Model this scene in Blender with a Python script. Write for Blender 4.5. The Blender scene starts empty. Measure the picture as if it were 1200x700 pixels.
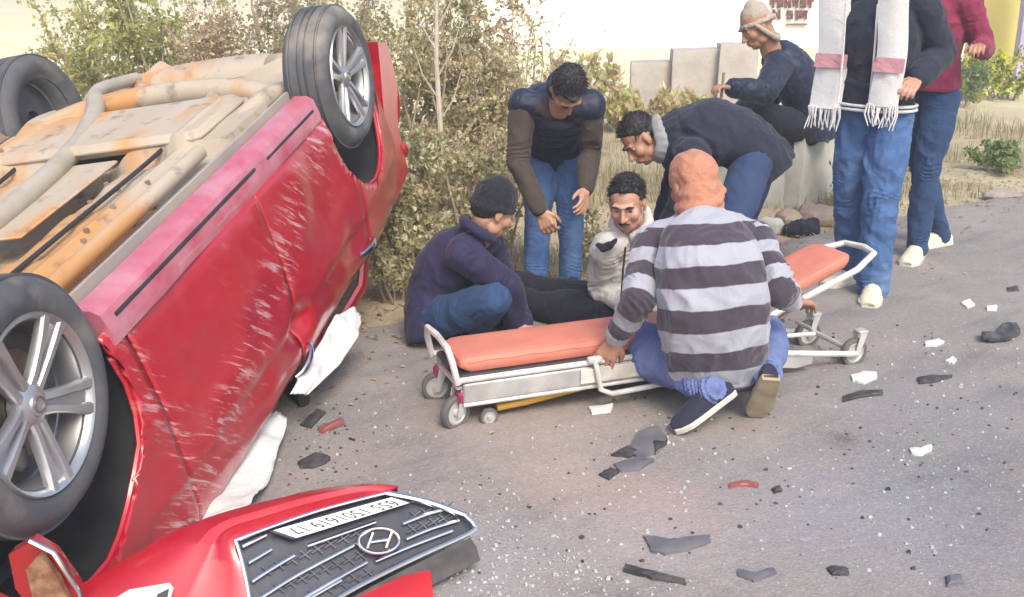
import bpy, bmesh, math, random
import numpy as np
from mathutils import Vector, Matrix, noise
rnd = random.Random(7)
V = Vector
rad = math.radians
scene = bpy.context.scene
col = scene.collection

# ------------------------------------------------------------------ camera
F, YH, CAMH = 1250.0, -40.0, 1.7
PITCH = math.atan2(350 - YH, F)
cd = bpy.data.cameras.new('camera')
cam = bpy.data.objects.new('camera', cd)
col.objects.link(cam)
cam.location = (0, 0, CAMH)
cam.rotation_euler = (math.pi / 2 - PITCH, 0, 0)
cd.sensor_width = 36
cd.lens = F / 1200 * 36
cd.clip_start = 0.05
cd.clip_end = 3000
scene.camera = cam

# ------------------------------------------------------------------ light
SUN_EL, SUN_AZ = rad(48), rad(163)          # azimuth measured from +Y towards +X
world = bpy.data.worlds.new('World')
scene.world = world
world.use_nodes = True
wn = world.node_tree
sky = wn.nodes.new('ShaderNodeTexSky')
sky.sky_type = 'NISHITA'
sky.sun_disc = False
sky.sun_elevation = SUN_EL
sky.sun_rotation = SUN_AZ
sky.dust_density = 4.0
sky.air_density = 1.0
wn.nodes['Background'].inputs['Strength'].default_value = 0.15
wn.links.new(sky.outputs[0], wn.nodes['Background'].inputs['Color'])
sl = bpy.data.lights.new('sun', 'SUN')
sl.energy = 1.15
sl.angle = rad(22)
sl.color = (1.0, 0.94, 0.84)
so = bpy.data.objects.new('sun', sl)
col.objects.link(so)
sdir = V((math.sin(SUN_AZ) * math.cos(SUN_EL), math.cos(SUN_AZ) * math.cos(SUN_EL), math.sin(SUN_EL)))
so.rotation_euler = (-sdir).to_track_quat('-Z', 'Y').to_euler()
so.location = (-4, 6, 8)
scene.view_settings.view_transform = 'Standard'
scene.view_settings.look = 'None'
scene.view_settings.gamma = 1
scene.view_settings.exposure = 0.92
scene.render.engine = 'CYCLES'
scene.cycles.max_bounces = 6
scene.cycles.transparent_max_bounces = 8

# ------------------------------------------------------------------ geometry helpers
CP, SP = math.cos(PITCH), math.sin(PITCH)
def ray(px, py):
    u, v = (px - 600) / F, (py - 350) / F
    return V((u, CP - v * SP, -SP - v * CP))
def at(px, py, Y):
    d = ray(px, py)
    return V((0, 0, CAMH)) + d * (Y / d.y)
def ground(px, py, z=0.0):
    d = ray(px, py)
    return V((0, 0, CAMH)) + d * ((z - CAMH) / d.z)
def onplane(px, py, o, n):
    d = ray(px, py); c = V((0, 0, CAMH))
    return c + d * ((o - c).dot(n) / d.dot(n))
def reach(p, px, py, L, far=True):
    """point seen at a pixel whose distance to p is L (bone length)"""
    d = ray(px, py).normalized(); c = V((0, 0, CAMH))
    t0 = (p - c).dot(d); q = c + d * t0
    h2 = L * L - (q - p).length_squared
    if h2 <= 0:
        return p + (q - p).normalized() * L
    h = math.sqrt(h2)
    return q + d * (h if far else -h)

def frame(axis, hint=V((0, 0, 1))):
    a = axis.normalized()
    s = a.cross(hint)
    if s.length < 1e-4:
        s = a.cross(V((1, 0, 0)))
    s.normalize()
    return s, s.cross(a).normalized(), a

class MB:
    """collects shapes; build() links them as one mesh object"""
    def __init__(self): self.v, self.f = [], []
    def add(self, vs, fs):
        o = len(self.v)
        self.v += [tuple(p) for p in vs]
        self.f += [tuple(i + o for i in f) for f in fs]
        return self
    def ball(self, c, r, ax=None, n=16, m=10):
        if not isinstance(r, (tuple, list)): r = (r, r, r)
        ax = ax or (V((1, 0, 0)), V((0, 1, 0)), V((0, 0, 1)))
        c = V(c); vs = [c + ax[2] * r[2]]; fs = []
        for j in range(1, m):
            th = math.pi * j / m
            for i in range(n):
                ph = 2 * math.pi * i / n
                vs.append(c + ax[0] * (r[0] * math.sin(th) * math.cos(ph)) + ax[1] * (r[1] * math.sin(th) * math.sin(ph)) + ax[2] * (r[2] * math.cos(th)))
        vs.append(c - ax[2] * r[2])
        for i in range(n):
            fs.append((0, 1 + i, 1 + (i + 1) % n))
            for j in range(m - 2):
                a, b = 1 + j * n, 1 + (j + 1) * n
                fs.append((a + i, b + i, b + (i + 1) % n, a + (i + 1) % n))
            a = 1 + (m - 2) * n
            fs.append((a + i, len(vs) - 1, a + (i + 1) % n))
        return self.add(vs, fs)
    def cone(self, p0, r0, p1, r1, n=14):
        p0, p1 = V(p0), V(p1)
        if (p1 - p0).length < 1e-6: return self
        s, t, a = frame(p1 - p0)
        vs = []
        for p, r in ((p0, r0), (p1, r1)):
            for i in range(n):
                ph = 2 * math.pi * i / n
                vs.append(p + s * (r * math.cos(ph)) + t * (r * math.sin(ph)))
        fs = [(i, n + i, n + (i + 1) % n, (i + 1) % n)[::-1] for i in range(n)]
        fs += [tuple(range(n))[::-1][::-1], tuple(range(2 * n - 1, n - 1, -1))]
        return self.add(vs, fs)
    def limb(self, pts, rs, n=14):
        """chain of round cones (to be merged by remesh)"""
        for i, p in enumerate(pts):
            self.ball(p, rs[i], n=n, m=9)
            if i: self.cone(pts[i - 1], rs[i - 1], p, rs[i], n)
        return self
    def tube(self, pts, r, n=8, cap=True, flat=None):
        """swept tube; r scalar or list; flat=(hint, ratio) squashes the section"""
        pts = [V(p) for p in pts]; N = len(pts)
        rs = r if isinstance(r, (list, tuple)) else [r] * N
        vs = []; prev = None
        for i, p in enumerate(pts):
            a = (pts[min(i + 1, N - 1)] - pts[max(i - 1, 0)]).normalized()
            if prev is None: s, t, _ = frame(a, flat[0] if flat else V((0, 0, 1)))
            else:
                s = (prev - a * prev.dot(a)).normalized(); t = s.cross(a)
            prev = s
            k = flat[1] if flat else 1
            for j in range(n):
                ph = 2 * math.pi * j / n
                vs.append(p + s * (rs[i] * math.cos(ph)) + t * (rs[i] * k * math.sin(ph)))
        fs = []
        for i in range(N - 1):
            for j in range(n):
                fs.append((i * n + j, (i + 1) * n + j, (i + 1) * n + (j + 1) % n, i * n + (j + 1) % n)[::-1])
        if cap:
            fs += [tuple(range(n)), tuple(range(N * n - 1, (N - 1) * n - 1, -1))]
        return self.add(vs, fs)
    def rings(self, rings, cap=True, close=True):
        n = len(rings[0]); vs = [p for r in rings for p in r]; fs = []
        for i in range(len(rings) - 1):
            for j in range(n if close else n - 1):
                fs.append((i * n + j, i * n + (j + 1) % n, (i + 1) * n + (j + 1) % n, (i + 1) * n + j))
        if cap:
            fs += [tuple(range(n))[::-1], tuple(range((len(rings) - 1) * n, len(rings) * n))]
        return self.add(vs, fs)
    def box(self, c, s, ax=None, bev=0.0):
        """box with optional chamfered edges"""
        ax = ax or (V((1, 0, 0)), V((0, 1, 0)), V((0, 0, 1)))
        c = V(c); h = [k / 2 for k in s]
        b = min(bev, min(h) * .9)
        if b <= 0:
            vs = [c + ax[0] * (x * h[0]) + ax[1] * (y * h[1]) + ax[2] * (z * h[2]) for z in (-1, 1) for y in (-1, 1) for x in (-1, 1)]
            return self.add(vs, [(0, 2, 3, 1), (4, 5, 7, 6), (0, 1, 5, 4), (2, 6, 7, 3), (0, 4, 6, 2), (1, 3, 7, 5)])
        def sec(hx, hy):
            return [(-hx + b, -hy), (hx - b, -hy), (hx, -hy + b), (hx, hy - b), (hx - b, hy), (-hx + b, hy), (-hx, hy - b), (-hx, -hy + b)]
        rr = []
        for z, k in ((-h[2], b), (-h[2] + b, 0), (h[2] - b, 0), (h[2], b)):
            rr.append([c + ax[0] * x + ax[1] * y + ax[2] * z for x, y in sec(h[0] - k * .8, h[1] - k * .8)])
        return self.rings(rr)
    def prism(self, poly, n, d, bev=0.0):
        """polygon (list of points) extruded by vector n*d"""
        P = [V(p) for p in poly]
        c = sum(P, V()) / len(P)
        rr = [P, [p + n * d for p in P]]
        if bev:
            rr = [P, [p + n * (d - bev) for p in P], [p + n * d + (c - p).normalized() * bev for p in P]]
        return self.rings(rr)
    def lathe(self, prof, c, axis, n=40, a0=0, a1=2 * math.pi, hint=V((0, 0, 1))):
        """prof: list of (radius, offset along axis)"""
        s, t, a = frame(V(axis), hint); c = V(c)
        full = abs(a1 - a0 - 2 * math.pi) < 1e-6
        cnt = n if full else n + 1
        vs = []
        for i in range(cnt):
            ph = a0 + (a1 - a0) * i / n
            d = s * math.cos(ph) + t * math.sin(ph)
            for r, o in prof: vs.append(c + d * r + a * o)
        k = len(prof); fs = []
        for i in range(n):
            for j in range(k - 1):
                p, q = i * k, ((i + 1) % cnt) * k
                fs.append((p + j, q + j, q + j + 1, p + j + 1))
        return self.add(vs, fs)
    def mesh(self, name='m', off=V((0, 0, 0))):
        me = bpy.data.meshes.new(name)
        me.from_pydata([(p[0] - off[0], p[1] - off[1], p[2] - off[2]) for p in self.v], [], self.f)
        me.update()
        return me
    def build(self, name, mat, parent=None, off=V((0, 0, 0)), smooth=True, fix=True):
        me = self.mesh(name, off)
        if fix:
            bm = bmesh.new(); bm.from_mesh(me)
            bmesh.ops.recalc_face_normals(bm, faces=bm.faces)
            bm.to_mesh(me); bm.free()
        return link(name, me, mat, parent, smooth)

def link(name, me, mat, parent=None, smooth=True):
    o = bpy.data.objects.new(name, me)
    col.objects.link(o)
    if mat: me.materials.append(mat)
    if smooth: auto_smooth(me)
    if parent: o.parent = parent
    return o
def auto_smooth(me, ang=38):
    n = len(me.polygons)
    me.polygons.foreach_set('use_smooth', np.ones(n, bool))
    if n < 40000:
        try: me.set_sharp_from_angle(angle=rad(ang))
        except Exception: pass
def empty(name, loc=(0, 0, 0)):
    o = bpy.data.objects.new(name, None)
    o.empty_display_size = .1
    o.location = loc
    col.objects.link(o)
    return o
def tag(o, label, cat=None, group=None, kind=None):
    if label: o['label'] = label
    if cat: o['category'] = cat
    if group: o['group'] = group
    if kind: o['kind'] = kind
    return o

def remesh(mb, vox, it=4):
    me = mb.mesh('tmp')
    o = bpy.data.objects.new('tmp', me); col.objects.link(o)
    m = o.modifiers.new('r', 'REMESH'); m.mode = 'VOXEL'; m.voxel_size = vox
    if it:
        s = o.modifiers.new('s', 'SMOOTH'); s.factor = .5; s.iterations = it
    dg = bpy.context.evaluated_depsgraph_get()
    me2 = bpy.data.meshes.new_from_object(o.evaluated_get(dg))
    bpy.data.objects.remove(o); bpy.data.meshes.remove(me)
    return me2
def coords(me):
    a = np.empty(len(me.vertices) * 3); me.vertices.foreach_get('co', a); return a.reshape(-1, 3)
def setco(me, a):
    me.vertices.foreach_set('co', a.ravel()); me.update()
def normals(me):
    a = np.empty(len(me.vertices) * 3); me.vertex_normals.foreach_get('vector', a); return a.reshape(-1, 3)
def folds(me, amp, freq, seed=0, amp2=0.0, freq2=30, joints=()):
    """cloth creases: warped ridged noise along the normals, bunching at the joints"""
    a, n = coords(me), normals(me)
    o = V((seed * 3.1, seed * 1.7, seed * .9)); d = np.empty(len(a))
    for i, p in enumerate(a):
        q = V(p)
        w = noise.noise_vector(q * 3 + o) * .12
        r = (q + w) * freq + o
        x = noise.noise(r); y = noise.noise(V((r.x * 2.3, r.y * 2.3, r.z * 1.5)))
        d[i] = amp * (.5 - 1.9 * abs(x)) + amp * .55 * (.45 - 1.8 * abs(y))
        if amp2: d[i] += amp2 * noise.noise(q * freq2 + o)
    for k, (c, ax, rad_, per, am) in enumerate(joints):
        c_, ax_ = np.array(c), np.array(ax.normalized())
        rel = a - c_; dist = np.linalg.norm(rel, axis=1); t = rel @ ax_
        idx = np.where(dist < rad_ * 2)[0]
        for i in idx:
            ph = noise.noise(V(a[i]) * 6 + V((k * 5 + seed, 0, 0))) * 9
            s = math.sin(2 * math.pi * t[i] / per + ph)
            d[i] += am * math.exp(-(dist[i] / rad_) ** 2) * (1 - 2 * abs(s) ** .7) * .55 * max(0, .5 + 1.6 * noise.noise(V(a[i]) * 9 + V((0, k * 3 + seed, 0))))
    setco(me, a + n * d[:, None])

# ------------------------------------------------------------------ materials
def newmat(name):
    m = bpy.data.materials.new(name); m.use_nodes = True
    nt = m.node_tree
    return m, nt, nt.nodes['Principled BSDF'], nt.links
def nd(nt, t, **k):
    n = nt.nodes.new(t)
    for a, b in k.items():
        if a.startswith('i_'):
            key = a[2:]
            n.inputs[int(key) if key.isdigit() else key.replace('_', ' ')].default_value = b
        else: setattr(n, a, b)
    return n
def ramp(nt, stops, fac=None):
    r = nt.nodes.new('ShaderNodeValToRGB')
    e = r.color_ramp.elements
    while len(e) < len(stops): e.new(.5)
    for k, (p, c) in enumerate(stops):
        e[k].position = p
        e[k].color = (c if len(c) == 4 else (*c, 1)) if isinstance(c, (tuple, list)) else (c, c, c, 1)
    if fac: nt.links.new(fac, r.inputs[0])
    return r
def mix(nt, fac, a, b, blend='MIX'):
    m = nt.nodes.new('ShaderNodeMix'); m.data_type = 'RGBA'; m.blend_type = blend
    for s, x in ((0, fac), (6, a), (7, b)):
        if hasattr(x, 'links') or hasattr(x, 'is_linked'): nt.links.new(x, m.inputs[s])
        elif s == 0: m.inputs[0].default_value = x
        else: m.inputs[s].default_value = (*x, 1) if len(x) == 3 else x
    return m.outputs[2]
def nz(nt, scale, detail=4, rough=.55, vec=None, stretch=None, dist=0.0):
    n = nd(nt, 'ShaderNodeTexNoise', i_Scale=scale, i_Detail=detail, i_Roughness=rough, i_Distortion=dist)
    if vec is None: vec = nd(nt, 'ShaderNodeTexCoord').outputs['Object']
    if stretch:
        mp = nd(nt, 'ShaderNodeMapping'); mp.inputs['Scale'].default_value = stretch
        nt.links.new(vec, mp.inputs[0]); vec = mp.outputs[0]
    nt.links.new(vec, n.inputs['Vector'])
    return n.outputs['Fac']
def bump(nt, bsdf, h, strength=.3, dist=.01, chain=None):
    b = nd(nt, 'ShaderNodeBump', i_Strength=strength, i_Distance=dist)
    nt.links.new(h, b.inputs['Height'])
    if chain: nt.links.new(chain, b.inputs['Normal'])
    nt.links.new(b.outputs[0], bsdf.inputs['Normal'])
    return b.outputs[0]
def simple(name, c, c2=None, rough=.6, metal=0.0, scale=8, bs=.15, bscale=60, bd=.003, spec=None, coat=0, detail=5, rvar=.12):
    m, nt, b, L = newmat(name)
    c2 = c2 or tuple(k * .75 for k in c)
    f = ramp(nt, [(.35, 0.0), (.65, 1.0)], nz(nt, scale, detail)).outputs[0]
    L.new(mix(nt, f, c, c2), b.inputs['Base Color'])
    b.inputs['Metallic'].default_value = metal
    rr = nd(nt, 'ShaderNodeMapRange'); L.new(nz(nt, scale * 2.3, 3), rr.inputs[0])
    rr.inputs[3].default_value = max(0.02, rough - rvar); rr.inputs[4].default_value = min(1, rough + rvar)
    L.new(rr.outputs[0], b.inputs['Roughness'])
    if spec is not None: b.inputs['Specular IOR Level'].default_value = spec
    if coat: b.inputs['Coat Weight'].default_value = coat
    if bs: bump(nt, b, nz(nt, bscale, 4), bs, bd)
    return m
def cloth(name, c, c2=None, weave=420, fold=9, fs=.35, rough=.88, sheen=.06, worn=None, fuzz=0):
    """woven fabric: faint colour variation, weave and crease relief"""
    m, nt, b, L = newmat(name)
    c2 = c2 or tuple(k * .72 for k in c)
    base = mix(nt, ramp(nt, [(.3, 0.0), (.7, 1.0)], nz(nt, 5, 6, .6)).outputs[0], c, c2)
    if worn:
        base = mix(nt, ramp(nt, [(.5, 0.0), (.75, .75)], nz(nt, 3.2, 3)).outputs[0], base, worn)
    base = mix(nt, ramp(nt, [(.35, 0.0), (.75, .35)], nz(nt, 180, 2)).outputs[0], base, tuple(min(1, k * 1.5 + .01) for k in c))
    L.new(base, b.inputs['Base Color'])
    b.inputs['Roughness'].default_value = rough
    b.inputs['Sheen Weight'].default_value = sheen * .3
    b.inputs['Sheen Roughness'].default_value = .5
    b.inputs['Specular IOR Level'].default_value = .25
    n1 = bump(nt, b, nz(nt, fold, 3, .5, dist=.6), fs, .03)
    bump(nt, b, nz(nt, weave, 2), .25, .0012, n1)
    return m
# ------------------------------------------------------------------ the ground
E0, E1 = ground(425, 388), ground(1150, 236)          # road edge, two points
EX = (E1 - E0).normalized(); EN = V((-EX.y, EX.x, 0))  # along the edge / towards the verge
def edge_jit(s): return .05 * noise.noise(V((s * 2.1, 3.3, 0))) + .10 * noise.noise(V((s * .55, 9.1, 0))) + .02 * noise.noise(V((s * 9, 1.1, 0)))
def road_uv(p):
    d = V((p.x, p.y, 0)) - E0
    return d.dot(EX), d.dot(EN)
def soil_h(x, y):
    s, d = road_uv(V((x, y, 0)))
    k = max(0.0, min(1.0, (d - .05) / .6))
    h = k * (.05 * noise.noise(V((x * 1.3, y * 1.3, 0))) + .022 * noise.noise(V((x * 5, y * 5, 2))) + .008 * noise.noise(V((x * 17, y * 17, 5))) + .03)
    h -= .012
    return h
def mat_soil():
    m, nt, b, L = newmat('dry_soil')
    tc = nd(nt, 'ShaderNodeTexCoord').outputs['Object']
    c = mix(nt, ramp(nt, [(.35, 0.0), (.65, 1.0)], nz(nt, .9, 6, .6, tc)).outputs[0], (.36, .28, .19), (.45, .40, .26))
    c = mix(nt, ramp(nt, [(.5, 0.0), (.7, .8)], nz(nt, 3.1, 5, .6, tc)).outputs[0], c, (.22, .20, .11))
    c = mix(nt, ramp(nt, [(.55, 0.0), (.75, .7)], nz(nt, 22, 4, .6, tc)).outputs[0], c, (.20, .15, .10))
    # pale harvested field further out
    sx = nd(nt, 'ShaderNodeSeparateXYZ'); L.new(tc, sx.inputs[0])
    mr = nd(nt, 'ShaderNodeMapRange'); L.new(sx.outputs[1], mr.inputs[0])
    mr.inputs[1].default_value = 10.5; mr.inputs[2].default_value = 17
    field = mix(nt, ramp(nt, [(.35, 0.0), (.7, 1.0)], nz(nt, .35, 5, .6, tc)).outputs[0], (.74, .68, .48), (.66, .62, .36))
    L.new(mix(nt, mr.outputs[0], c, field), b.inputs['Base Color'])
    b.inputs['Roughness'].default_value = .95
    b.inputs['Specular IOR Level'].default_value = .1
    bump(nt, b, nz(nt, 40, 6, .65, tc), .6, .02)
    return m
M_soil = mat_soil()
def grid_lines(lo, hi, near_lo, near_hi, step, far):
    a = list(np.arange(near_lo, near_hi + 1e-6, step))
    k, x = step, near_hi
    out = []
    while x < hi: k *= 1.35; x += k; out.append(min(x, hi))
    k, x = step, near_lo
    pre = []
    while x > lo: k *= 1.35; x -= k; pre.append(max(x, lo))
    return pre[::-1] + a + out
gx = grid_lines(-900, 900, -5, 9, .09, 0)
gy = grid_lines(-900, 900, 2, 12, .09, 0)
gm = MB()
gm.v = [(x, y, soil_h(x, y) if (-6 < x < 12 and 1 < y < 16) else (-.004)) for y in gy for x in gx]
nx = len(gx)
gm.f = [(j * nx + i, j * nx + i + 1, (j + 1) * nx + i + 1, (j + 1) * nx + i) for j in range(len(gy) - 1) for i in range(nx - 1)]
tag(gm.build('ground', M_soil, fix=False), 'dry dusty verge and pale stubble field beyond the road', kind='structure')

def mat_road():
    m, nt, b, L = newmat('dusty_asphalt')
    tc = nd(nt, 'ShaderNodeTexCoord').outputs['Object']
    c = mix(nt, ramp(nt, [(.3, 0.0), (.7, 1.0)], nz(nt, .8, 6, .6, tc)).outputs[0], (.275, .245, .222), (.215, .198, .188))
    # wheel-worn darker patches stretched along the road
    mp = nd(nt, 'ShaderNodeMapping'); mp.inputs['Rotation'].default_value = (0, 0, -math.atan2(EX.y, EX.x)); L.new(tc, mp.inputs[0])
    c = mix(nt, ramp(nt, [(.50, 0.0), (.66, .8)], nz(nt, 1.3, 5, .65, mp.outputs[0], (.5, 2.2, 1))).outputs[0], c, (.145, .142, .145))
    c = mix(nt, ramp(nt, [(.5, 0.0), (.72, .6)], nz(nt, 2.3, 6, .62, tc)).outputs[0], c, (.33, .295, .262))
    # soft tinted patches: reddish, pale, dark and cool grey
    for (px, py, r, colr, k) in ((795, 598, .26, (.44, .27, .25), .4), (690, 575, .30, (.42, .29, .25), .4), (640, 500, .42, (.40, .31, .25), .4), (985, 520, .085, (.06, .058, .06), .85),
                                 (1110, 560, .55, (.13, .135, .145), .6), (760, 640, .3, (.40, .36, .38), .3), (1130, 640, .45, (.17, .17, .185), .4), (980, 600, .6, (.235, .24, .268), .6), (420, 500, .35, (.17, .165, .165), .5), (560, 655, .3, (.30, .31, .335), .5), (1080, 480, .6, (.22, .225, .24), .5)):
        g = ground(px, py)
        cp = nd(nt, 'ShaderNodeCombineXYZ'); cp.inputs[0].default_value, cp.inputs[1].default_value = g.x, g.y
        dv = nd(nt, 'ShaderNodeVectorMath', operation='DISTANCE'); L.new(tc, dv.inputs[0]); L.new(cp.outputs[0], dv.inputs[1])
        wob = nd(nt, 'ShaderNodeMath', operation='MULTIPLY_ADD'); L.new(nz(nt, 5 / max(r, .15), 5, .6, tc), wob.inputs[0]); wob.inputs[1].default_value = r * 1.3; L.new(dv.outputs['Value'], wob.inputs[2])
        mr = nd(nt, 'ShaderNodeMapRange'); L.new(wob.outputs[0], mr.inputs[0])
        mr.inputs[1].default_value = r * .75; mr.inputs[2].default_value = r * 1.75; mr.inputs[3].default_value = k; mr.inputs[4].default_value = 0
        c = mix(nt, mr.outputs[0], c, colr)
    # aggregate speckle
    vo = nd(nt, 'ShaderNodeTexVoronoi', i_Scale=130.0); L.new(tc, vo.inputs['Vector'])
    sp = nd(nt, 'ShaderNodeSeparateColor'); L.new(vo.outputs['Color'], sp.inputs[0])
    c = mix(nt, ramp(nt, [(.65, 0.0), (.98, .22)], sp.outputs[0]).outputs[0], c, (.48, .46, .44))
    c = mix(nt, ramp(nt, [(.75, 0.0), (.99, .28)], sp.outputs[1]).outputs[0], c, (.12, .115, .115))
    L.new(c, b.inputs['Base Color'])
    b.inputs['Roughness'].default_value = .8
    b.inputs['Specular IOR Level'].default_value = .35
    h = nd(nt, 'ShaderNodeMath', operation='ADD'); L.new(vo.outputs['Distance'], h.inputs[0]); L.new(nz(nt, 26, 6, .65, tc), h.inputs[1])
    n1 = bump(nt, b, nz(nt, 4, 5, .6, tc), .35, .03)
    bump(nt, b, h.outputs[0], .32, .005, n1)
    return m
M_road = mat_road()
rm = MB()
ss = grid_lines(-400, 400, -6, 9, .06, 0)
ds = [0, -.02, -.06, -.12, -.25, -.5, -1, -2, -4, -7.5]
for d in ds:
    for s in ss:
        w = edge_jit(s) if -6 < s < 10 else 0
        p = E0 + EX * s + EN * (d + w * max(0, 1 + d))
        z = (.0 if d > -.01 else .010 if d > -.03 else .014) + .006 * noise.noise(p * 1.5) * (1 if d < -.05 else 0)
        rm.v.append((p.x, p.y, z - (.02 if d == 0 else 0)))
ns = len(ss)
rm.f = [(j * ns + i, (j + 1) * ns + i, (j + 1) * ns + i + 1, j * ns + i + 1) for j in range(len(ds) - 1) for i in range(ns - 1)]
tag(rm.build('road', M_road, fix=False), 'worn dusty asphalt road with stains and crumbs', kind='structure')
# ------------------------------------------------------------------ the overturned car
# car space: x forward, y left, z up (as if standing on its wheels); the root turns it over
fw, lf = V((-.157, -.966, -.206)).normalized(), V((-.970, .190, -.149))
lf = (lf - fw * lf.dot(fw)).normalized(); upv = fw.cross(lf)
CARM = Matrix(((fw.x, lf.x, upv.x, -1.812), (fw.y, lf.y, upv.y, 3.771), (fw.z, lf.z, upv.z, 1.013), (0, 0, 0, 1)))
CARI = CARM.inverted()
def cl(p, zmin=.02):
    w = CARM @ V(p)
    if w.z < zmin: w.z = zmin + .012 * abs(noise.noise(w * 9))
    return CARI @ w

def mat_paint():
    m, nt, b, L = newmat('red_car_paint')
    tc = nd(nt, 'ShaderNodeTexCoord').outputs['Object']
    c = mix(nt, nz(nt, 2, 4, .5, tc), (.47, .011, .026), (.39, .008, .020))
    # dust film
    dust = ramp(nt, [(.5, 0.0), (.85, .24)], nz(nt, 3.5, 6, .62, tc)).outputs[0]
    c = mix(nt, dust, c, (.46, .16, .17))
    # scratches: short strokes, dense in one scraped band across the doors, thin elsewhere
    rot = nd(nt, 'ShaderNodeMapping'); rot.inputs['Rotation'].default_value = (0, rad(-42), 0); L.new(tc, rot.inputs[0])
    streak = ramp(nt, [(.53, 0.0), (.62, 1.0)], nz(nt, 6.5, 5, .72, rot.outputs[0], (1.0, 1, 8), 0.4)).outputs[0]
    sx = nd(nt, 'ShaderNodeSeparateXYZ'); L.new(tc, sx.inputs[0])
    def band(px_, pz_, nx_, nz_, w, k):
        q1 = nd(nt, 'ShaderNodeMath', operation='MULTIPLY_ADD'); L.new(sx.outputs[0], q1.inputs[0]); q1.inputs[1].default_value = nx_; q1.inputs[2].default_value = -px_ * nx_ - pz_ * nz_
        q2 = nd(nt, 'ShaderNodeMath', operation='MULTIPLY_ADD'); L.new(sx.outputs[2], q2.inputs[0]); q2.inputs[1].default_value = nz_; L.new(q1.outputs[0], q2.inputs[2])
        q2b = nd(nt, 'ShaderNodeMath', operation='MULTIPLY_ADD'); L.new(nz(nt, 5, 4, .6, tc), q2b.inputs[0]); q2b.inputs[1].default_value = w * 1.5; L.new(q2.outputs[0], q2b.inputs[2])
        q3 = nd(nt, 'ShaderNodeMath', operation='ABSOLUTE'); L.new(q2b.outputs[0], q3.inputs[0])
        q4 = nd(nt, 'ShaderNodeMapRange'); L.new(q3.outputs[0], q4.inputs[0]); q4.inputs[1].default_value = w * .3; q4.inputs[2].default_value = w * 1.6; q4.inputs[3].default_value = k; q4.inputs[4].default_value = 0
        return q4.outputs[0]
    b1 = band(.2, .70, -.30, .95, .09, 1.0); b2_ = band(.86, .75, .97, .2, .07, .8)
    patch = ramp(nt, [(.55, 0.0), (.72, .55)], nz(nt, 2.6, 4, .6, tc)).outputs[0]
    mx = nd(nt, 'ShaderNodeMath', operation='MAXIMUM'); L.new(b1, mx.inputs[0]); L.new(b2_, mx.inputs[1])
    mx2 = nd(nt, 'ShaderNodeMath', operation='MAXIMUM'); L.new(mx.outputs[0], mx2.inputs[0]); L.new(patch, mx2.inputs[1])
    mu = nd(nt, 'ShaderNodeMath', operation='MULTIPLY'); L.new(streak, mu.inputs[0]); L.new(mx2.outputs[0], mu.inputs[1])
    mu2 = nd(nt, 'ShaderNodeMath', operation='MULTIPLY'); L.new(mu.outputs[0], mu2.inputs[0]); mu2.inputs[1].default_value = .8
    c = mix(nt, mu2.outputs[0], c, (.68, .46, .47))
    L.new(c, b.inputs['Base Color'])
    b.inputs['Metallic'].default_value = .15
    ro = nd(nt, 'ShaderNodeMapRange'); L.new(dust, ro.inputs[0]); ro.inputs[3].default_value = .28; ro.inputs[4].default_value = .75
    L.new(ro.outputs[0], b.inputs['Roughness'])
    b.inputs['Coat Weight'].default_value = .7
    b.inputs['Coat Roughness'].default_value = .16
    n1 = bump(nt, b, nz(nt, 3.5, 3, .5, tc), .25, .02)
    bump(nt, b, mu.outputs[0], .15, .002, n1)
    return m
def mat_mud():
    m, nt, b, L = newmat('muddy_underbody')
    tc = nd(nt, 'ShaderNodeTexCoord').outputs['Object']
    c = mix(nt, ramp(nt, [(.35, 0.0), (.65, 1.0)], nz(nt, 2.1, 6, .6, tc, (.45, 1.4, 1))).outputs[0], (.38, .32, .245), (.44, .39, .32))
    c = mix(nt, ramp(nt, [(.47, 0.0), (.58, .9)], nz(nt, 1.5, 4, .55, tc, (.5, 1.5, 1))).outputs[0], c, (.46, .23, .075))
    c = mix(nt, ramp(nt, [(.55, 0.0), (.70, .8)], nz(nt, 9, 6, .65, tc)).outputs[0], c, (.13, .10, .085))
    L.new(c, b.inputs['Base Color'])
    b.inputs['Roughness'].default_value = .8
    n1 = bump(nt, b, nz(nt, 6, 4, .5, tc), .3, .02)
    bump(nt, b, nz(nt, 55, 5, .65, tc), .4, .004, n1)
    return m
M_paint, M_mud = mat_paint(), mat_mud()
M_sill = simple('sky_tinted_sill_paint', (.48, .07, .12), (.54, .22, .27), .34, .1, 6, .12, 40, .003, coat=.8)  # sky reflection on the upturned sill painted in as paler pink
M_mudgrey = simple('dusty_grey_metal', (.30, .28, .26), (.38, .34, .29), .7, .1, 5, .3, 30, .006)
M_black = simple('black_plastic', (.012, .013, .016), (.03, .03, .034), .55, 0, 6, .25, 40, .004)
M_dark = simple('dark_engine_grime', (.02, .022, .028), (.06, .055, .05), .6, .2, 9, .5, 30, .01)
M_chrome = simple('chrome_trim', (.78, .78, .80), (.6, .6, .62), .16, 1, 6, .05, 60, .002, rvar=.08)
M_alloy = simple('silver_alloy', (.50, .51, .54), (.38, .37, .36), .34, .75, 5, .08, 80, .002)
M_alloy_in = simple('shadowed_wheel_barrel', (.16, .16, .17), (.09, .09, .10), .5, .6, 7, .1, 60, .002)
M_brake = simple('brake_disc_steel', (.22, .20, .19), (.30, .25, .21), .45, .8, 10, .2, 60, .002)
M_airbag = cloth('white_airbag_nylon', (.62, .62, .60), (.52, .52, .49), 500, 7, .6, .8, .1)
M_rust = simple('rusty_brown_metal', (.16, .09, .07), (.28, .2, .15), .8, .1, 6, .4, 30, .006)
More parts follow.
